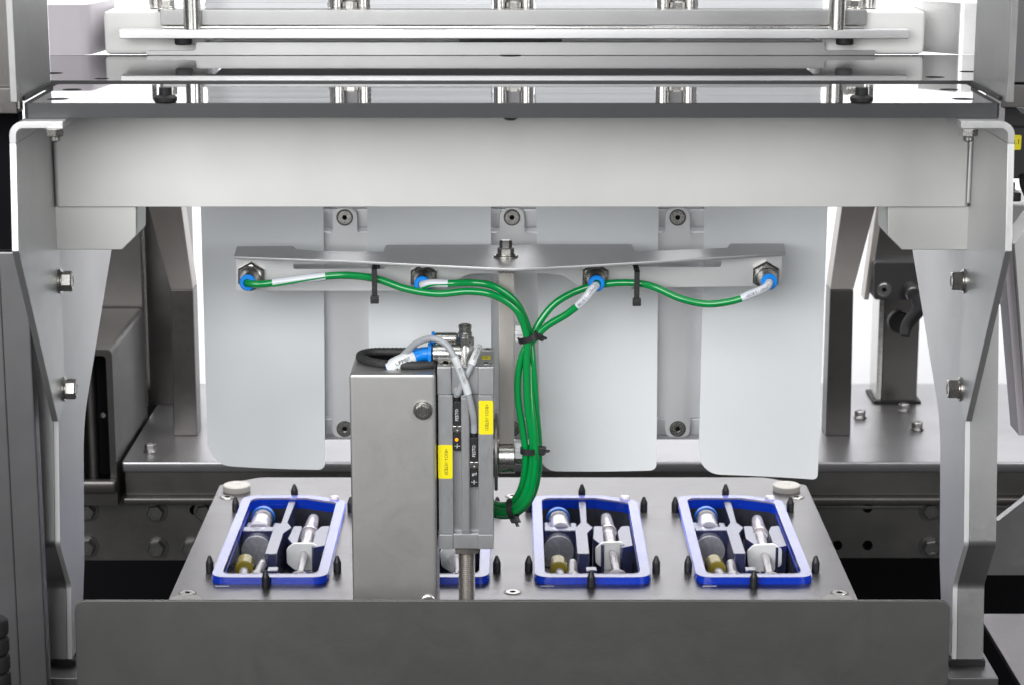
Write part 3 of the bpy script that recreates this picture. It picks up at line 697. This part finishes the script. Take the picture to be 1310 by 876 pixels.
hose('long green air hose from the far right fitting, passing the second cable tie', [f4+Vector((0, 5, 0)), f4+Vector((-.3, -3, -.5)), V(978, 369, -80), V(960, 377, -82), V(938, 385, -82), V(905, 389, -80), V(870, 382, -78), V(838, 368, -75), V(813, 362.5, -74), V(780, 363, -70), V(745, 370, -68), V(712, 387, -70), V(692, 410, -72), V(682, 432, -73), V(678, 460, -75), V(679, 510, -80), V(684, 560, -83), V(684, 600, -83), V(676, 636, -80), V(657, 654, -72), V(636, 655, -62), V(612, 647, -50)], RH, (.02, .09), 'LPM07 / 2-BC09', (('FESTO', .135, .6), ('FESTO', .76, .1)))

def tie(label, c, ax, rx, ry, head_dir, hs=3.2):
    """nylon strap loop round a bundle: centre, axis of the bundle, radii of the loop"""
    ax, u, v = frame_of(ax)
    t = thing('cable_tie', label, 'cable tie', c, 'black cable ties')
    path = [c+u*rx*math.cos(a)+v*ry*math.sin(a) for a in [2*math.pi*i/36 for i in range(36)]]
    bm = bmesh.new(); rows = []
    for i, p in enumerate(path):
        n_ = (p-c).normalized()
        rows.append([bm.verts.new(p+n_*d+ax*h) for d, h in ((0, -1.9), (.9, -1.9), (.9, 1.9), (0, 1.9))])
    for i in range(36):
        A, B = rows[i], rows[(i+1) % 36]
        for j in range(4): bm.faces.new((A[j], A[(j+1) % 4], B[(j+1) % 4], B[j]))
    part(t, 'strap', bm, 'black', 40)
    hd = Vector(head_dir).normalized()
    k = c+u*rx*hd.dot(u)+v*ry*hd.dot(v)+hd*1.6
    b_ = box(-2.6, 2.6, -hs*.8, hs*.8, -2.4, 2.4, .5)
    rot = Matrix((ax.cross(hd), ax, hd)).transposed().to_4x4()
    for vv in b_.verts: vv.co = rot @ Vector((vv.co.x, vv.co.y, vv.co.z))+k
    part(t, 'head', b_, 'black')
    tail = box(-1.6, 1.6, -.6, .6, 2.3, 5, .2)
    for vv in tail.verts: vv.co = rot @ Vector((vv.co.x, vv.co.y, vv.co.z))+k
    part(t, 'tail', tail, 'black')
    return t
for px, py, lb in ((481, 357.5, 'black cable tie holding the hose to the left half of the bracket'), (813, 360.5, 'black cable tie holding the hose to the right half of the bracket')):
    c = V(px, py, -65)
    c.z += 1.2
    t = thing('cable_tie', lb, 'cable tie', c, 'black cable ties')
    part(t, 'strap', join(box(c.x-1.7, c.x+1.7, -81.5, -80.4, c.z-9, c.z+9, .2), box(c.x-1.7, c.x+1.7, -81.5, -48, c.z+8, c.z+9, .2), box(c.x-1.7, c.x+1.7, -48.9, -48, c.z-9, c.z+9, .2)), 'black')
    part(t, 'head', join(box(c.x-2.6, c.x+2.6, -83.4, -79, c.z-13.2, c.z-8.6, .4), box(c.x-1.5, c.x+1.5, -83.9, -83.3, c.z-12, c.z-9.8, .2)), 'black')
    part(t, 'tail', box(c.x-1.6, c.x+1.6, -82.6, -81.4, c.z-8.6, c.z-3, .3), 'black')
tie('black cable tie round the hose bundle at the upper nylon mount', V(677, 431, -75), (.35, 0, -1), 6.2, 6.5, (1, -.35, -.3))
tie('black cable tie round the hose bundle at the lower nylon mount', V(679, 575, -80), (0, 0, -1), 6.4, 5.2, (1, -.3, 0))
tie('black cable tie at the bottom bend of the hose bundle', V(656, 650, -69), (1, -.4, .25), 5.8, 6, (.5, -.5, -1))

# ================================================================== STEEL BOX
yx = -110
bx0, bx1 = AY(448.5, 600, yx).x, AY(558, 600, yx).x
zbx = zr(478, yx)
tx = thing('steel_box', 'tall bead blasted steel box standing before the trays', 'box', ((bx0+bx1)/2, yx+27, -60))
part(tx, 'shell', box(bx0, bx1, yx, -57, -60, zbx, 2.4), 'box')
p = AY(541, 524, yx); bolt(tx, (p.x, yx, p.z), (0, -1, 0), 8.0, 3.6, 6.0, ph=.6)
p = AY(548, 764, yx); part(tx, 'slot_screw', lathe([(5, 0), (5, 1), (4, 1.6), (0, 1.6)], (p.x, yx, p.z-3), (0, -1, 0), 24), 'steel')
ring = []
for px, py in ((556, 468), (530, 469.5), (500, 468.5), (475, 465), (462, 460), (463, 455.5), (478, 452.5), (505, 451.6), (530, 451.5), (556, 452)):
    p = AZ(px, py-2.5, zbx+2.4); p.x = min(p.x, bx1-1.5); p.y = min(max(p.y, yx+5), -60); ring.append(p)
part(tx, 'edge_trim', tube(spline(ring, 10), 2.5, 12, False, lambda i: 1+.14*(i % 2)), 'braid', 80)
part(tx, 'opening', prism([(p.x, p.y) for p in ring], 'z', zbx+.02, zbx+.3), 'void')

# ================================================================== PNEUMATIC CYLINDER
yp = -104
X1 = lambda px: AY(px, 600, yp).x
cx0, cx1 = X1(560), X1(632); zc0, zc1, zc2, zc3 = zr(702, yp), zr(683, yp), zr(505, yp), zr(469, yp)
yd = yp+44
pc_ = thing('air_cylinder', 'grey pneumatic cylinder with yellow labels beside the steel box', 'cylinder', ((cx0+cx1)/2, yp+22, zc0))
e = .5
prof = [(cx0+e, yp), (X1(579.5), yp), (X1(579.5), yp+5), (X1(590), yp+5), (X1(590), yp), (X1(601), yp), (X1(601), yp+5), (X1(612), yp+5), (X1(612), yp), (cx1-e, yp), (cx1-e, yd), (cx0+e, yd)]
part(pc_, 'barrel', prism(prof, 'z', zc1+.1, zc2-.1, bv=.35), 'anod')
prof2 = [(cx0, yp-.3), (X1(578), yp-.3), (X1(578), yp+1.6), (X1(612), yp+1.6), (X1(612), yp-.3), (cx1, yp-.3), (cx1, yd+.3), (cx0, yd+.3)]
part(pc_, 'end_cap', prism(prof2, 'z', zc2, zc3, bv=.7), 'anod')
prof3 = [(cx0+.4, yp-.3), (X1(579), yp-.3), (X1(579), yp+.8), (X1(611), yp+.8), (X1(611), yp-.3), (cx1-.4, yp-.3), (cx1-.4, yd+.3), (cx0+.4, yd+.3)]
part(pc_, 'end_cap', prism(prof3, 'z', zc0, zc1, bv=.7), 'anod')
part(pc_, 'centre_rib', box(X1(591), X1(600), yp-.9, yp-.05, zc1+2, zc2-2, .3), 'anod')
for px, py in ((570, 465), (622, 464.5), (624, 447)):
    p = AZ(px, py, zc3); o = part(pc_, 'cap_screw', lathe([(3.7, 0), (3.7, .25), (2.0, .25), (1.9, .05), (0, .05)], (p.x, p.y+1, zc3+.02), (0, 0, 1), 24), 'bolt', 25)
    part(o, 'hex_socket', cyl((p.x, p.y+1, zc3+.12), (0, 0, 1), 1.8, .1, 6), 'void')
xr_ = X1(597); yr = yp+22
part(pc_, 'gland_nut', lathe([(7.6, 0), (8.4, .6), (8.4, 4.2), (7.6, 4.8), (5, 4.8)], (AY(597, 705, yp+8).x, yp+10, zc0-.05), (0, 0, -1), 6, ph=.2), 'brown', 25)
pr_ = [(4.9, 0)]
for i in range(26): pr_ += [(5.3, i*1.3+.35), (4.75, i*1.3+1.0)]
pr_ += [(5.1, 35), (5.1, 110), (0, 110)]
part(pc_, 'piston_rod', lathe(pr_, (AY(597, 705, yp+8).x, yp+10, zc0-4), (0, 0, -1), 28), 'brown', 20)
# labels and their print
def label(par, x0, x1, r0, r1, s_, y, size):
    z0, z1 = zr(r1, y), zr(r0, y)
    l = part(par, 'yellow_label', prism(rrect(x0, x1, z0, z1, .8, 3), 'y', y-.12, y-.02), 'yellow')
    flat_text(l, s_, size, ((x0+x1)/2+.4, y-.16, (z0+z1)/2), (0, 0, -1), (1, 0, 0), sx=.92)
label(pc_, X1(560.5), X1(579), 568.5, 611.5, '+RIO1-107B30', yp, 3.05)
label(pc_, X1(612.8), X1(631), 512, 555, '+RIO1-107B31', yp, 3.05)
p = AZ(622, 463-6, zc3)
l = part(pc_, 'yellow_label', prism(rrect(p.x-2.8, p.x+2.8, p.y-5, p.y+5, .6, 3), 'z', zc3+.02, zc3+.12), 'yellow')
flat_text(l, '107', 2.4, (p.x, p.y, zc3+.16), (0, -1, 0), (1, 0, 0))
# sensors in the slots
def sensor(px0, px1, r0, r1, lb, lit):
    y = yp+.6; x0, x1 = X1(px0)+.3, X1(px1)-.3; xc = (x0+x1)/2
    t = thing('position_sensor', lb, 'sensor', (xc, y, zr(r1, y)), 'black position sensors in the cylinder slots')
    Zs = lambda f: zr(r0+(r1-r0)*f, y)
    part(t, 'housing', box(x0, x1, y-.6, y+4.2, Zs(1), Zs(0), .5), 'black')
    part(t, 'clamp_ring', box(x0-.2, x1+.2, y-1.0, y+3, Zs(.62), Zs(.49), .4), 'steel')
    part(t, 'clamp_screw', ringm((xc, y-1.0, Zs(.555)), (0, -1, 0), .9, 2.1, .8, 20, .2), 'bolt')
    part(t, 'cable_boot', cyl((xc, y+1.6, Zs(0)-.2), (0, 0, 1), 2.2, 3, 16, .3), 'rubber')
    flat_text(t, 'FESTO', 2.7, (xc, y-.68, Zs(.27)), (0, 0, 1), (-1, 0, 0), 'printw')
    part(t, 'switch_mark', join(box(xc-1.9, xc+1.9, y-.7, y-.62, Zs(.9)-.12, Zs(.9)+.12), box(xc-.2, xc+.2, y-.7, y-.62, Zs(.9)-1.3, Zs(.9)+1.3)), 'printw')
    if lit: part(t, 'indicator_lamp', lathe([(1.1, 0), (1.0, .3), (0, .6)], (xc-.3, y-.62, Zs(.77)), (0, -1, 0), 16), 'led')
    else: part(t, 'symbol', join(*[box(xc-1.2+k*.8, xc-.9+k*.8, y-.7, y-.62, Zs(.75)-1.1+k*.3, Zs(.75)+.6+k*.3) for k in range(4)]), 'printw')
    return Vector((xc, y+1.6, Zs(0)+2.5))
s1 = sensor(579.5, 590.5, 513, 576, 'black position sensor with orange light in the left cylinder slot', True)
s2 = sensor(601, 612, 559, 622, 'black position sensor, unlit and lower, in the right cylinder slot', False)
# fittings on the cylinder top
yk = yp+14
tf = thing('elbow_fitting', 'chromed flow control fitting with blue collar on the cylinder top', 'fitting', (X1(595), yk, zc3))
kp = lambda px, py, y=yk: AY(px, py, y)
part(tf, 'main_body', lathe([(4.5, 0), (6.0, .6), (6.0, 3), (6.5, 3.2), (6.5, 17), (5.6, 18.4), (0, 18.4)], kp(553, 452), (1, 0, 0), 28), 'steel')
part(tf, 'rear_body', lathe([(3, 0), (4, .6), (4, 13), (2.6, 16), (2.6, 19), (0, 19)], kp(556, 433.5, yk+8), (1, 0, 0), 24), 'steel')
part(tf, 'post', lathe([(6.6, 0), (5.6, 8), (4.4, 13), (4.4, 18.5)], (kp(595, 460).x, yk, zc3+.05), (0, 0, 1), 24), 'steel')
zq = kp(595, 442).z
part(tf, 'hex_nut', hexprism((kp(595, 442).x, yk, zq), (0, 0, 1), 9.6, 5.6, .3), 'bolt', 25)
part(tf, 'adjusting_screw', lathe([(3.9, 0), (3.9, 5), (4.2, 5.4), (4.2, 7.2), (3.4, 7.8), (2, 7.8), (2, 6.8), (0, 6.8)], (kp(595, 442).x, yk, zq+5.6), (0, 0, 1), 12), 'bolt', 25)
c0 = kp(552.5, 452)
part(tf, 'blue_collar', lathe([(4.6, 0), (7.2, .3), (7.2, 2.2), (4.6, 2.6)], c0, (-1, 0, 0), 28), 'ring')
part(tf, 'small_collar', cyl(kp(556, 433.5, yk+8), (-1, 0, 0), 4.6, 1.8, 24, .3), 'ring')
th = thing('blue_hose', 'short blue hose with white marker sleeve running into the black edged opening', 'hose', kp(525, 455))
bp_ = spline([c0+Vector((-2, 0, 0)), kp(538, 453), kp(522, 459, yk-3), kp(508, 465, yk-5), kp(498, 471, yk-4)], 10)
part(th, 'tube', tube(bp_, 4.3, 18), 'ring', 60)
sp = sub(bp_, .36, .98); bmS = tube(sp, 4.7, 18)
sl = part(th, 'marker_sleeve', bmS, 'nylon', 60)
wrap_text(sl, 'LPM07', 3.0, sp, .45, 4.9, flip=True)
wrap_text(sl, '2-PZ01', 3.0, sp, .5, 4.9, flip=True, tilt=.75)
def cable(label, pts, sl, txt):
    path = spline(pts, 12)
    t = thing('sensor_cable', label, 'cable', pts[len(pts)//2], 'grey sensor cables')
    part(t, 'cable', tube(path, 2.05, 14), 'cable', 60)
    sp = sub(path, *sl); s_ = part(t, 'marker_sleeve', tube(sp, 2.45, 14), 'nylon', 60)
    wrap_text(s_, txt, 2.3, sp, .5, 2.5, flip=False, sx=.9); wrap_text(s_, txt, 2.3, sp, .47, 2.5, flip=False, tilt=1.0, sx=.8)
cable('grey sensor cable arching over the blue hose down to the right slot', [kp(508, 463, yk+2), kp(520, 450, yk-4), kp(533, 439, yk-9), kp(552, 433, yk-14), kp(570, 440, yk-17), kp(582, 458, yk-20), kp(592, 482, yp-4.5), kp(600, 507, yp-3.5), kp(605, 530, yp-1), s2+Vector((0, -.6, 6)), s2], (.50, .74), 'RIO1-107B31')
cable('grey sensor cable crossing behind the other and entering the left slot', [kp(613, 444, yk+2), kp(608, 455, yk-10), kp(600, 473, yp-1.6), kp(592, 490, yp-1.2), kp(586, 503, yp), s1+Vector((0, -.3, 4)), s1], (.04, .42), 'RIO1-107B30')

# ================================================================== REAR TABLE, POSTS AND MACHINE BODY
zT = -6
yt0, yt1 = 330, 603
ZT = lambda px, py: AZ(px, py, zT)
tt = thing('rear_table', 'wide steel table with rolled front edge behind the platform', 'table', (50, 460, -40))
tx0 = AY(155, 592, yt0).x; tx1 = 520
part(tt, 'table_top', prism(rrect(tx0, tx1, yt0, yt1, 2), 'z', zT-9, zT, bv=2.6), 'table')
part(tt, 'front_apron', box(tx0+2, tx1, yt0+5, yt0+9, zT-30, zT-9.1, .4), 'dark2')
part(tt, 'lower_lip', box(tx0+1, tx1, yt0-3, yt0+12, zT-36, zT-30.1, 1.5), 'dark')
for px, py in ((193, 577), (1100, 534), (1173, 549), (1156, 525)):
    p = ZT(px, py); bolt(tt, (p.x, p.y, zT), (0, 0, 1), 8.5, 4.5, 6.0, mat='boltdark')
# frame plate with holes and bolts
for s, side in ((-1, 'left'), (1, 'right')):
    y = 345
    q = lambda px, py: xy(px, py, y)
    if s < 0:
        a, b_ = q(60, 634)[0], q(470, 634)[0]; hl = ((249, 652), (140, 764)); bl = ((112, 652), (200, 653), (112, 698), (201, 699), (245, 699), (262, 653)); z1 = q(100, 633)[1]; z0 = q(100, 716)[1]
    else:
        a, b_ = q(840, 634)[0], q(1290, 634)[0]; hl = ((1110, 649), (1110, 697), (1071, 697), (1016, 697)); bl = ((1190, 651), (1190, 698), (1300, 651)); z1 = q(100, 624)[1]; z0 = q(100, 713)[1]
    hh = [circ(*q(*h), 4.3, 20) for h in hl if h[1] < 710]
    t = thing('frame_plate', side+' dark oily steel frame plate with bolts below the rear table', 'frame plate', ((a+b_)/2, y, z0), 'dark frame plates below the table')
    part(t, 'plate', prism([(a, z0), (b_, z0), (b_, z1-.2), (a, z1-.2)], 'y', y, y+10, hh), 'dark2')
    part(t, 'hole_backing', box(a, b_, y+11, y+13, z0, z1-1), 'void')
    for px, py in bl:
        p = q(px, py); bolt(t, (p[0], y, p[1]), (0, -1, 0), 12.5, 6, 9.2, mat='boltdark', ph=.15)
    if s > 0: part(t, 'ridge', box(a, b_, y-1.6, y-.05, q(0, 650)[1], q(0, 646)[1], .5), 'dark2')
# bent posts on the table
for s, side, U in ((-1, 'left', ((186, 230), (218, 247), (222, 252.5), 557)), (1, 'right', ((1079, 1124), (1062, 1092), (1056, 1088), 556))):
    y = AZ(300, 557, zT).y
    t = thing('bent_post', side+' bent sheet metal post rising from the rear table', 'post', (xy(sum(U[2])/2, 557, y)[0], y, zT), 'bent posts on the rear table')
    za, zm, zb_ = zr(225, y), zr(371, y), zT+.1
    lo = [(xy(U[1][0], 371, y)[0], zm), (xy(U[1][1], 371, y)[0], zm), (xy(U[2][1], 557, y)[0], zb_), (xy(U[2][0], 557, y)[0], zb_)]
    part(t, 'lower_plate', prism(lo, 'y', y, y+26, bv=.8), 'dark')
    k = 40                                   # upper length leans forward
    yy = y-k
    bm = bmesh.new(); vs = []
    for (px, row, yq) in ((U[1][0], 370.5, y), (U[1][1], 370.5, y), (U[0][1], 250, yy), (U[0][0], 250, yy)):
        p = AY(px, row, yq)
        vs.append(bm.verts.new(p))
    bm.faces.new(vs); r = bmesh.ops.extrude_face_region(bm, geom=bm.faces[:])
    for g in r['geom']:
        if isinstance(g, bmesh.types.BMVert): g.co.y += 26
    part(t, 'upper_plate', bevel(bm, .8), 'brown')
# left rear: housing and panels
yA, yB_ = 320, 480
x1 = AY(145, 500, yA).x
zt_ = zr(447, yA)
t = thing('side_housing', 'dark rounded steel housing with a tall black opening at the left', 'housing', (x1-40, 400, -40))
pts = [(x1-70, -40), (x1, -40), (x1, zt_), (x1-70, zt_)]
op = [(x1-62, -30), (x1-5, -30), (x1-5, zt_-5), (x1-62, zt_-5)]
part(t, 'shell', prism(rounded(pts, [0, 0, 5, 0]), 'y', yA, yB_, [rounded(op, [0, 0, 4, 0])]), 'dark')
part(t, 'inner_back', box(x1-69, x1-1, yA+60, yA+62, -39, zt_-1), 'void')
p = AY(117, 500, yA+22); part(t, 'inner_rod', cyl((p.x, yA+20, -38), (0, 0, 1), 5, 140, 24), 'dark2')
p = AY(130, 533, yA+22); part(t, 'inner_pin', cyl((p.x, yA+40, p.z), (0, -1, 0), 2.2, 12, 16), 'steel')
part(t, 'sill', box(x1-70, x1+1, yA-10, yA-.2, zr(632, yA-10), zr(615, yA-10), 3), 'dark')
y = 485
solo('steel_partition', box(AY(60, 400, y).x, AY(183, 400, y).x, y, y+6, -30, zr(250, y), .6), 'dark', 'flat dark steel panel behind the left housing', 'panel')
y = 520
t = thing('rear_cabinet', 'dark steel cabinet face between the left housing and the bent post', 'cabinet', (AY(215, 500, y).x, y, zT))
part(t, 'face', box(AY(188, 400, y).x, AY(240, 400, y).x, y, y+50, zT+.1, zr(240, y), 1), 'dark')
part(t, 'seam_strip', box(AY(184, 400, y).x, AY(186, 400, y).x, y-5, y+20, zT+.1, zr(240, y), .4), 'steel')
# right rear: column, angled plate, clamp with lever
y = 528
t = thing('rear_column', 'square dark steel column standing on the table at the right', 'column', (AY(1147, 515, y).x, y, zT))
part(t, 'column', box(AY(1128, 500, y).x, AY(1173, 500, y).x, y, y+40, zT+.1, zr(300, y), .8), 'dark')
part(t, 'side_strip', box(AY(1121, 500, y).x, AY(1127.6, 500, y).x, y+1, y+39, zT+.1, zr(300, y), .4), 'steel')
part(t, 'base_gasket', box(AY(1117, 500, y).x, AY(1178, 500, y).x, y-3, y+42, zT+.02, zT+2.2, .3), 'rubber')
yy = 470
t = thing('clamp_unit', 'black clamp with side screw and lever handle behind the right leg', 'clamp', (AY(1150, 360, yy).x, yy, 150))
q = lambda px, py: xy(px, py, yy)
part(t, 'block', prism(rounded([q(1118, 336), q(1182, 336), q(1182, 384), q(1118, 384)], 3), 'y', yy, yy+30, bv=.6), 'black')
p = AY(1131, 371, yy); sunk_screw(t, (p.x, yy, p.z), (0, -1, 0), 5.5, mat='boltdark')
a, b_ = AY(1170, 372, yy-6), AY(1158, 430, yy-22)
part(t, 'lever_hub', cyl((a.x-2, yy, a.z), (.0, -1, -.2), 6.6, 12, 24, 1), 'boltdark')
part(t, 'lever_handle', tube(spline([a+Vector((2, -8, -3)), a+Vector((2, -12, -14)), a.lerp(b_, .75), b_], 8), 7.0, 16, False, lambda i: 1-.016*i), 'rubber', 60)
part(t, 'round_knob', cyl(AY(1149, 410, yy+20), (0, -1, 0), 10, 10, 28, 1), 'rubber')
q = lambda px, py: xy(px, py, 500)
t = thing('angled_plate', 'dark angled steel plate with bright lower bead behind the right corner block', 'plate', (q(1170, 330)[0], 500, q(1170, 330)[1]))
part(t, 'plate', prism([q(1127, 250), q(1235, 250), q(1235, 336), q(1116, 336)], 'y', 500, 520, bv=.5), 'dark')
part(t, 'edge_bead', cyl((q(1116, 341)[0], 497, q(1116, 341)[1]), (1, 0, 0), 3.6, q(1240, 341)[0]-q(1116, 341)[0], 16), 'brown')
part(t, 'side_flange', prism([q(1118, 250), q(1126.8, 250), q(1107, 378), q(1101, 378)], 'y', 480, 500, bv=.4), 'brown')

# ================================================================== FAR LEFT AND FAR RIGHT
y = -215
xs_ = lambda px, yq=y: AY(px, 500, yq).x
t = thing('side_column', 'dark grey smooth steel column along the left edge', 'column', (xs_(10), y, -200))
part(t, 'face', box(xs_(-80), xs_(43), y, y+12, -250, zr(322, y), 1.5), 'column')
part(t, 'side_seam', box(xs_(6), xs_(7.4), y-.8, y-.05, -250, zr(330, y), .2), 'dark2')
solo('door_edge', box(xs_(-80), xs_(40), y, y+12, zr(320, y), zr(121, y), .5), 'void', 'black door edge above the left column', 'door edge')
t = thing('upper_door', 'dark cabinet door with pale seal at the upper left corner', 'door', (xs_(0), -250, 350))
part(t, 'door', box(xs_(-60, -250), AY(19, 60, -250).x, -250, -240, zr(112, -250), 560, .6), 'dark')
part(t, 'lower_rail', box(xs_(-60, -250), AY(21, 60, -250).x, -256, -240, zr(146, -256), zr(113, -256), .6), 'dark')
part(t, 'hinge_pin', cyl((AY(22, 125, -252).x, -252, zr(140, -252)), (0, 0, 1), 2.4, 14, 20, .4), 'bolt')
t = thing('bellows_foot', 'ribbed black rubber bellows at the lower left corner', 'bellows', (AY(-8, 850, -320).x, -320, -80))
p = AY(-9, 860, -320); prf = [(6, 0)]
for i in range(6): prf += [(8.8, i*10+.8), (9.4, i*10+2), (9.4, i*10+8), (8.6, i*10+9.4), (7.6, i*10+9.8)]
prf += [(6, 60), (0, 60.5)]
part(t, 'bellows', lathe(prf, (p.x, -320, zr(790, -320)-60), (0, 0, 1), 32), 'rubber', 30)

y = -150
q = lambda px, py, yq=y: xy(px, py, yq)
t = thing('upper_cabinet', 'dark grey cabinet side at the upper right corner', 'cabinet', (q(1310, 60)[0], -150, 360))
part(t, 'face', box(q(1285, 60)[0], q(1400, 60)[0], -150, -110, q(0, 106)[1], 540, .6), 'column')
part(t, 'bottom_rail', box(q(1283, 60)[0], q(1400, 60)[0], -152, -108, q(0, 138)[1], q(0, 108)[1], .8), 'dark2')
y = -120
q = lambda px, py, yq=y: xy(px, py, yq)
t = thing('valve_block', 'black electric valve with a yellow label at the right edge', 'valve', (q(1300, 200)[0], y, q(0, 240)[1]))
a, b_ = q(1283, 200)[0], q(1345, 200)[0]
part(t, 'body', prism(rounded([(a, q(0, 229)[1]), (b_, q(0, 229)[1]), (b_, q(0, 146)[1]), (q(1305, 200)[0], q(0, 146)[1]), (q(1299, 200)[0], q(0, 139)[1]), (a, q(0, 139)[1])], .8), 'y', y, y+30, bv=.5), 'black')
part(t, 'lid', box(a-.2, b_+.2, y-.8, y-.05, q(0, 164)[1], q(0, 161)[1], .2), 'rubber')
l = part(t, 'yellow_label', prism(rrect(q(1285, 200)[0], q(1305.5, 200)[0], q(0, 192)[1], q(0, 173)[1], .8, 3), 'y', y-.2, y-.02), 'yellow')
flat_text(l, '80.1', 4.3, (q(1296.5, 200)[0], y-.26, q(0, 182)[1]), (1, 0, 0), (0, 0, 1))
part(t, 'plug', box(q(1290, 200)[0], q(1297, 200)[0], y+2, y+12, q(0, 250)[1], q(0, 229)[1]-.1, .4), 'dark')
part(t, 'plug_nut', cyl((q(1294, 200)[0], y+6, q(0, 246)[1]), (0, 0, 1), 4.2, 5, 6), 'bolt', 25)
part(t, 'socket', box(q(1284, 200)[0], q(1308.5, 200)[0], y-2, y+16, q(0, 258)[1], q(0, 246.5)[1], 1), 'black')
part(t, 'cable', tube(spline([Vector((q(1310, 200)[0], y, q(0, 226)[1])), Vector((q(1309, 200)[0], y-6, q(0, 236)[1])), Vector((q(1316, 200)[0], y-8, q(0, 252)[1]))], 8), 2.4, 12), 'rubber', 60)
y = -60
q = lambda px, py, yq=y: xy(px, py, yq)
solo('equipment_shelf', box(q(1281, 200)[0], q(1420, 200)[0], y, y+60, q(0, 390)[1], q(0, 262)[1], .8), 'upright', 'grey metal shelf under the black valve at the right edge', 'shelf')
y = -140
q = lambda px, py, yq=y: xy(px, py, yq)
t = thing('slanted_plate', 'pale slanted metal plate leaning at the right edge', 'plate', (q(1305, 400)[0], y, q(0, 560)[1]))
part(t, 'front_face', prism([q(1298, 313), q(1325, 278), q(1340, 278), q(1340, 560), q(1316, 560)], 'y', y, y+30, bv=.4), 'white')
part(t, 'side_face', prism([q(1287, 330), q(1297.6, 313), q(1315.6, 560), q(1306, 560)], 'y', y+6, y+30, bv=.4), 'lavboard')
y = 60
q = lambda px, py, yq=y: xy(px, py, yq)
solo('rear_bracket', prism([q(1240, 735), q(1330, 735), q(1330, 620), q(1310, 640), q(1278, 665), q(1240, 668)], 'y', y, y+8), 'upright', 'dark grey bracket plate with slanted top behind the right leg', 'bracket')
y = -60
q = lambda px, py, yq=y: AY(px, py, yq)
a = q(1255, 784); b_ = q(1400, 784)
solo('floor_panel', box(a.x-2, b_.x, -330, -60, a.z-4, a.z, .8), 'lav', 'pale lavender steel panel at the lower right corner', 'panel')
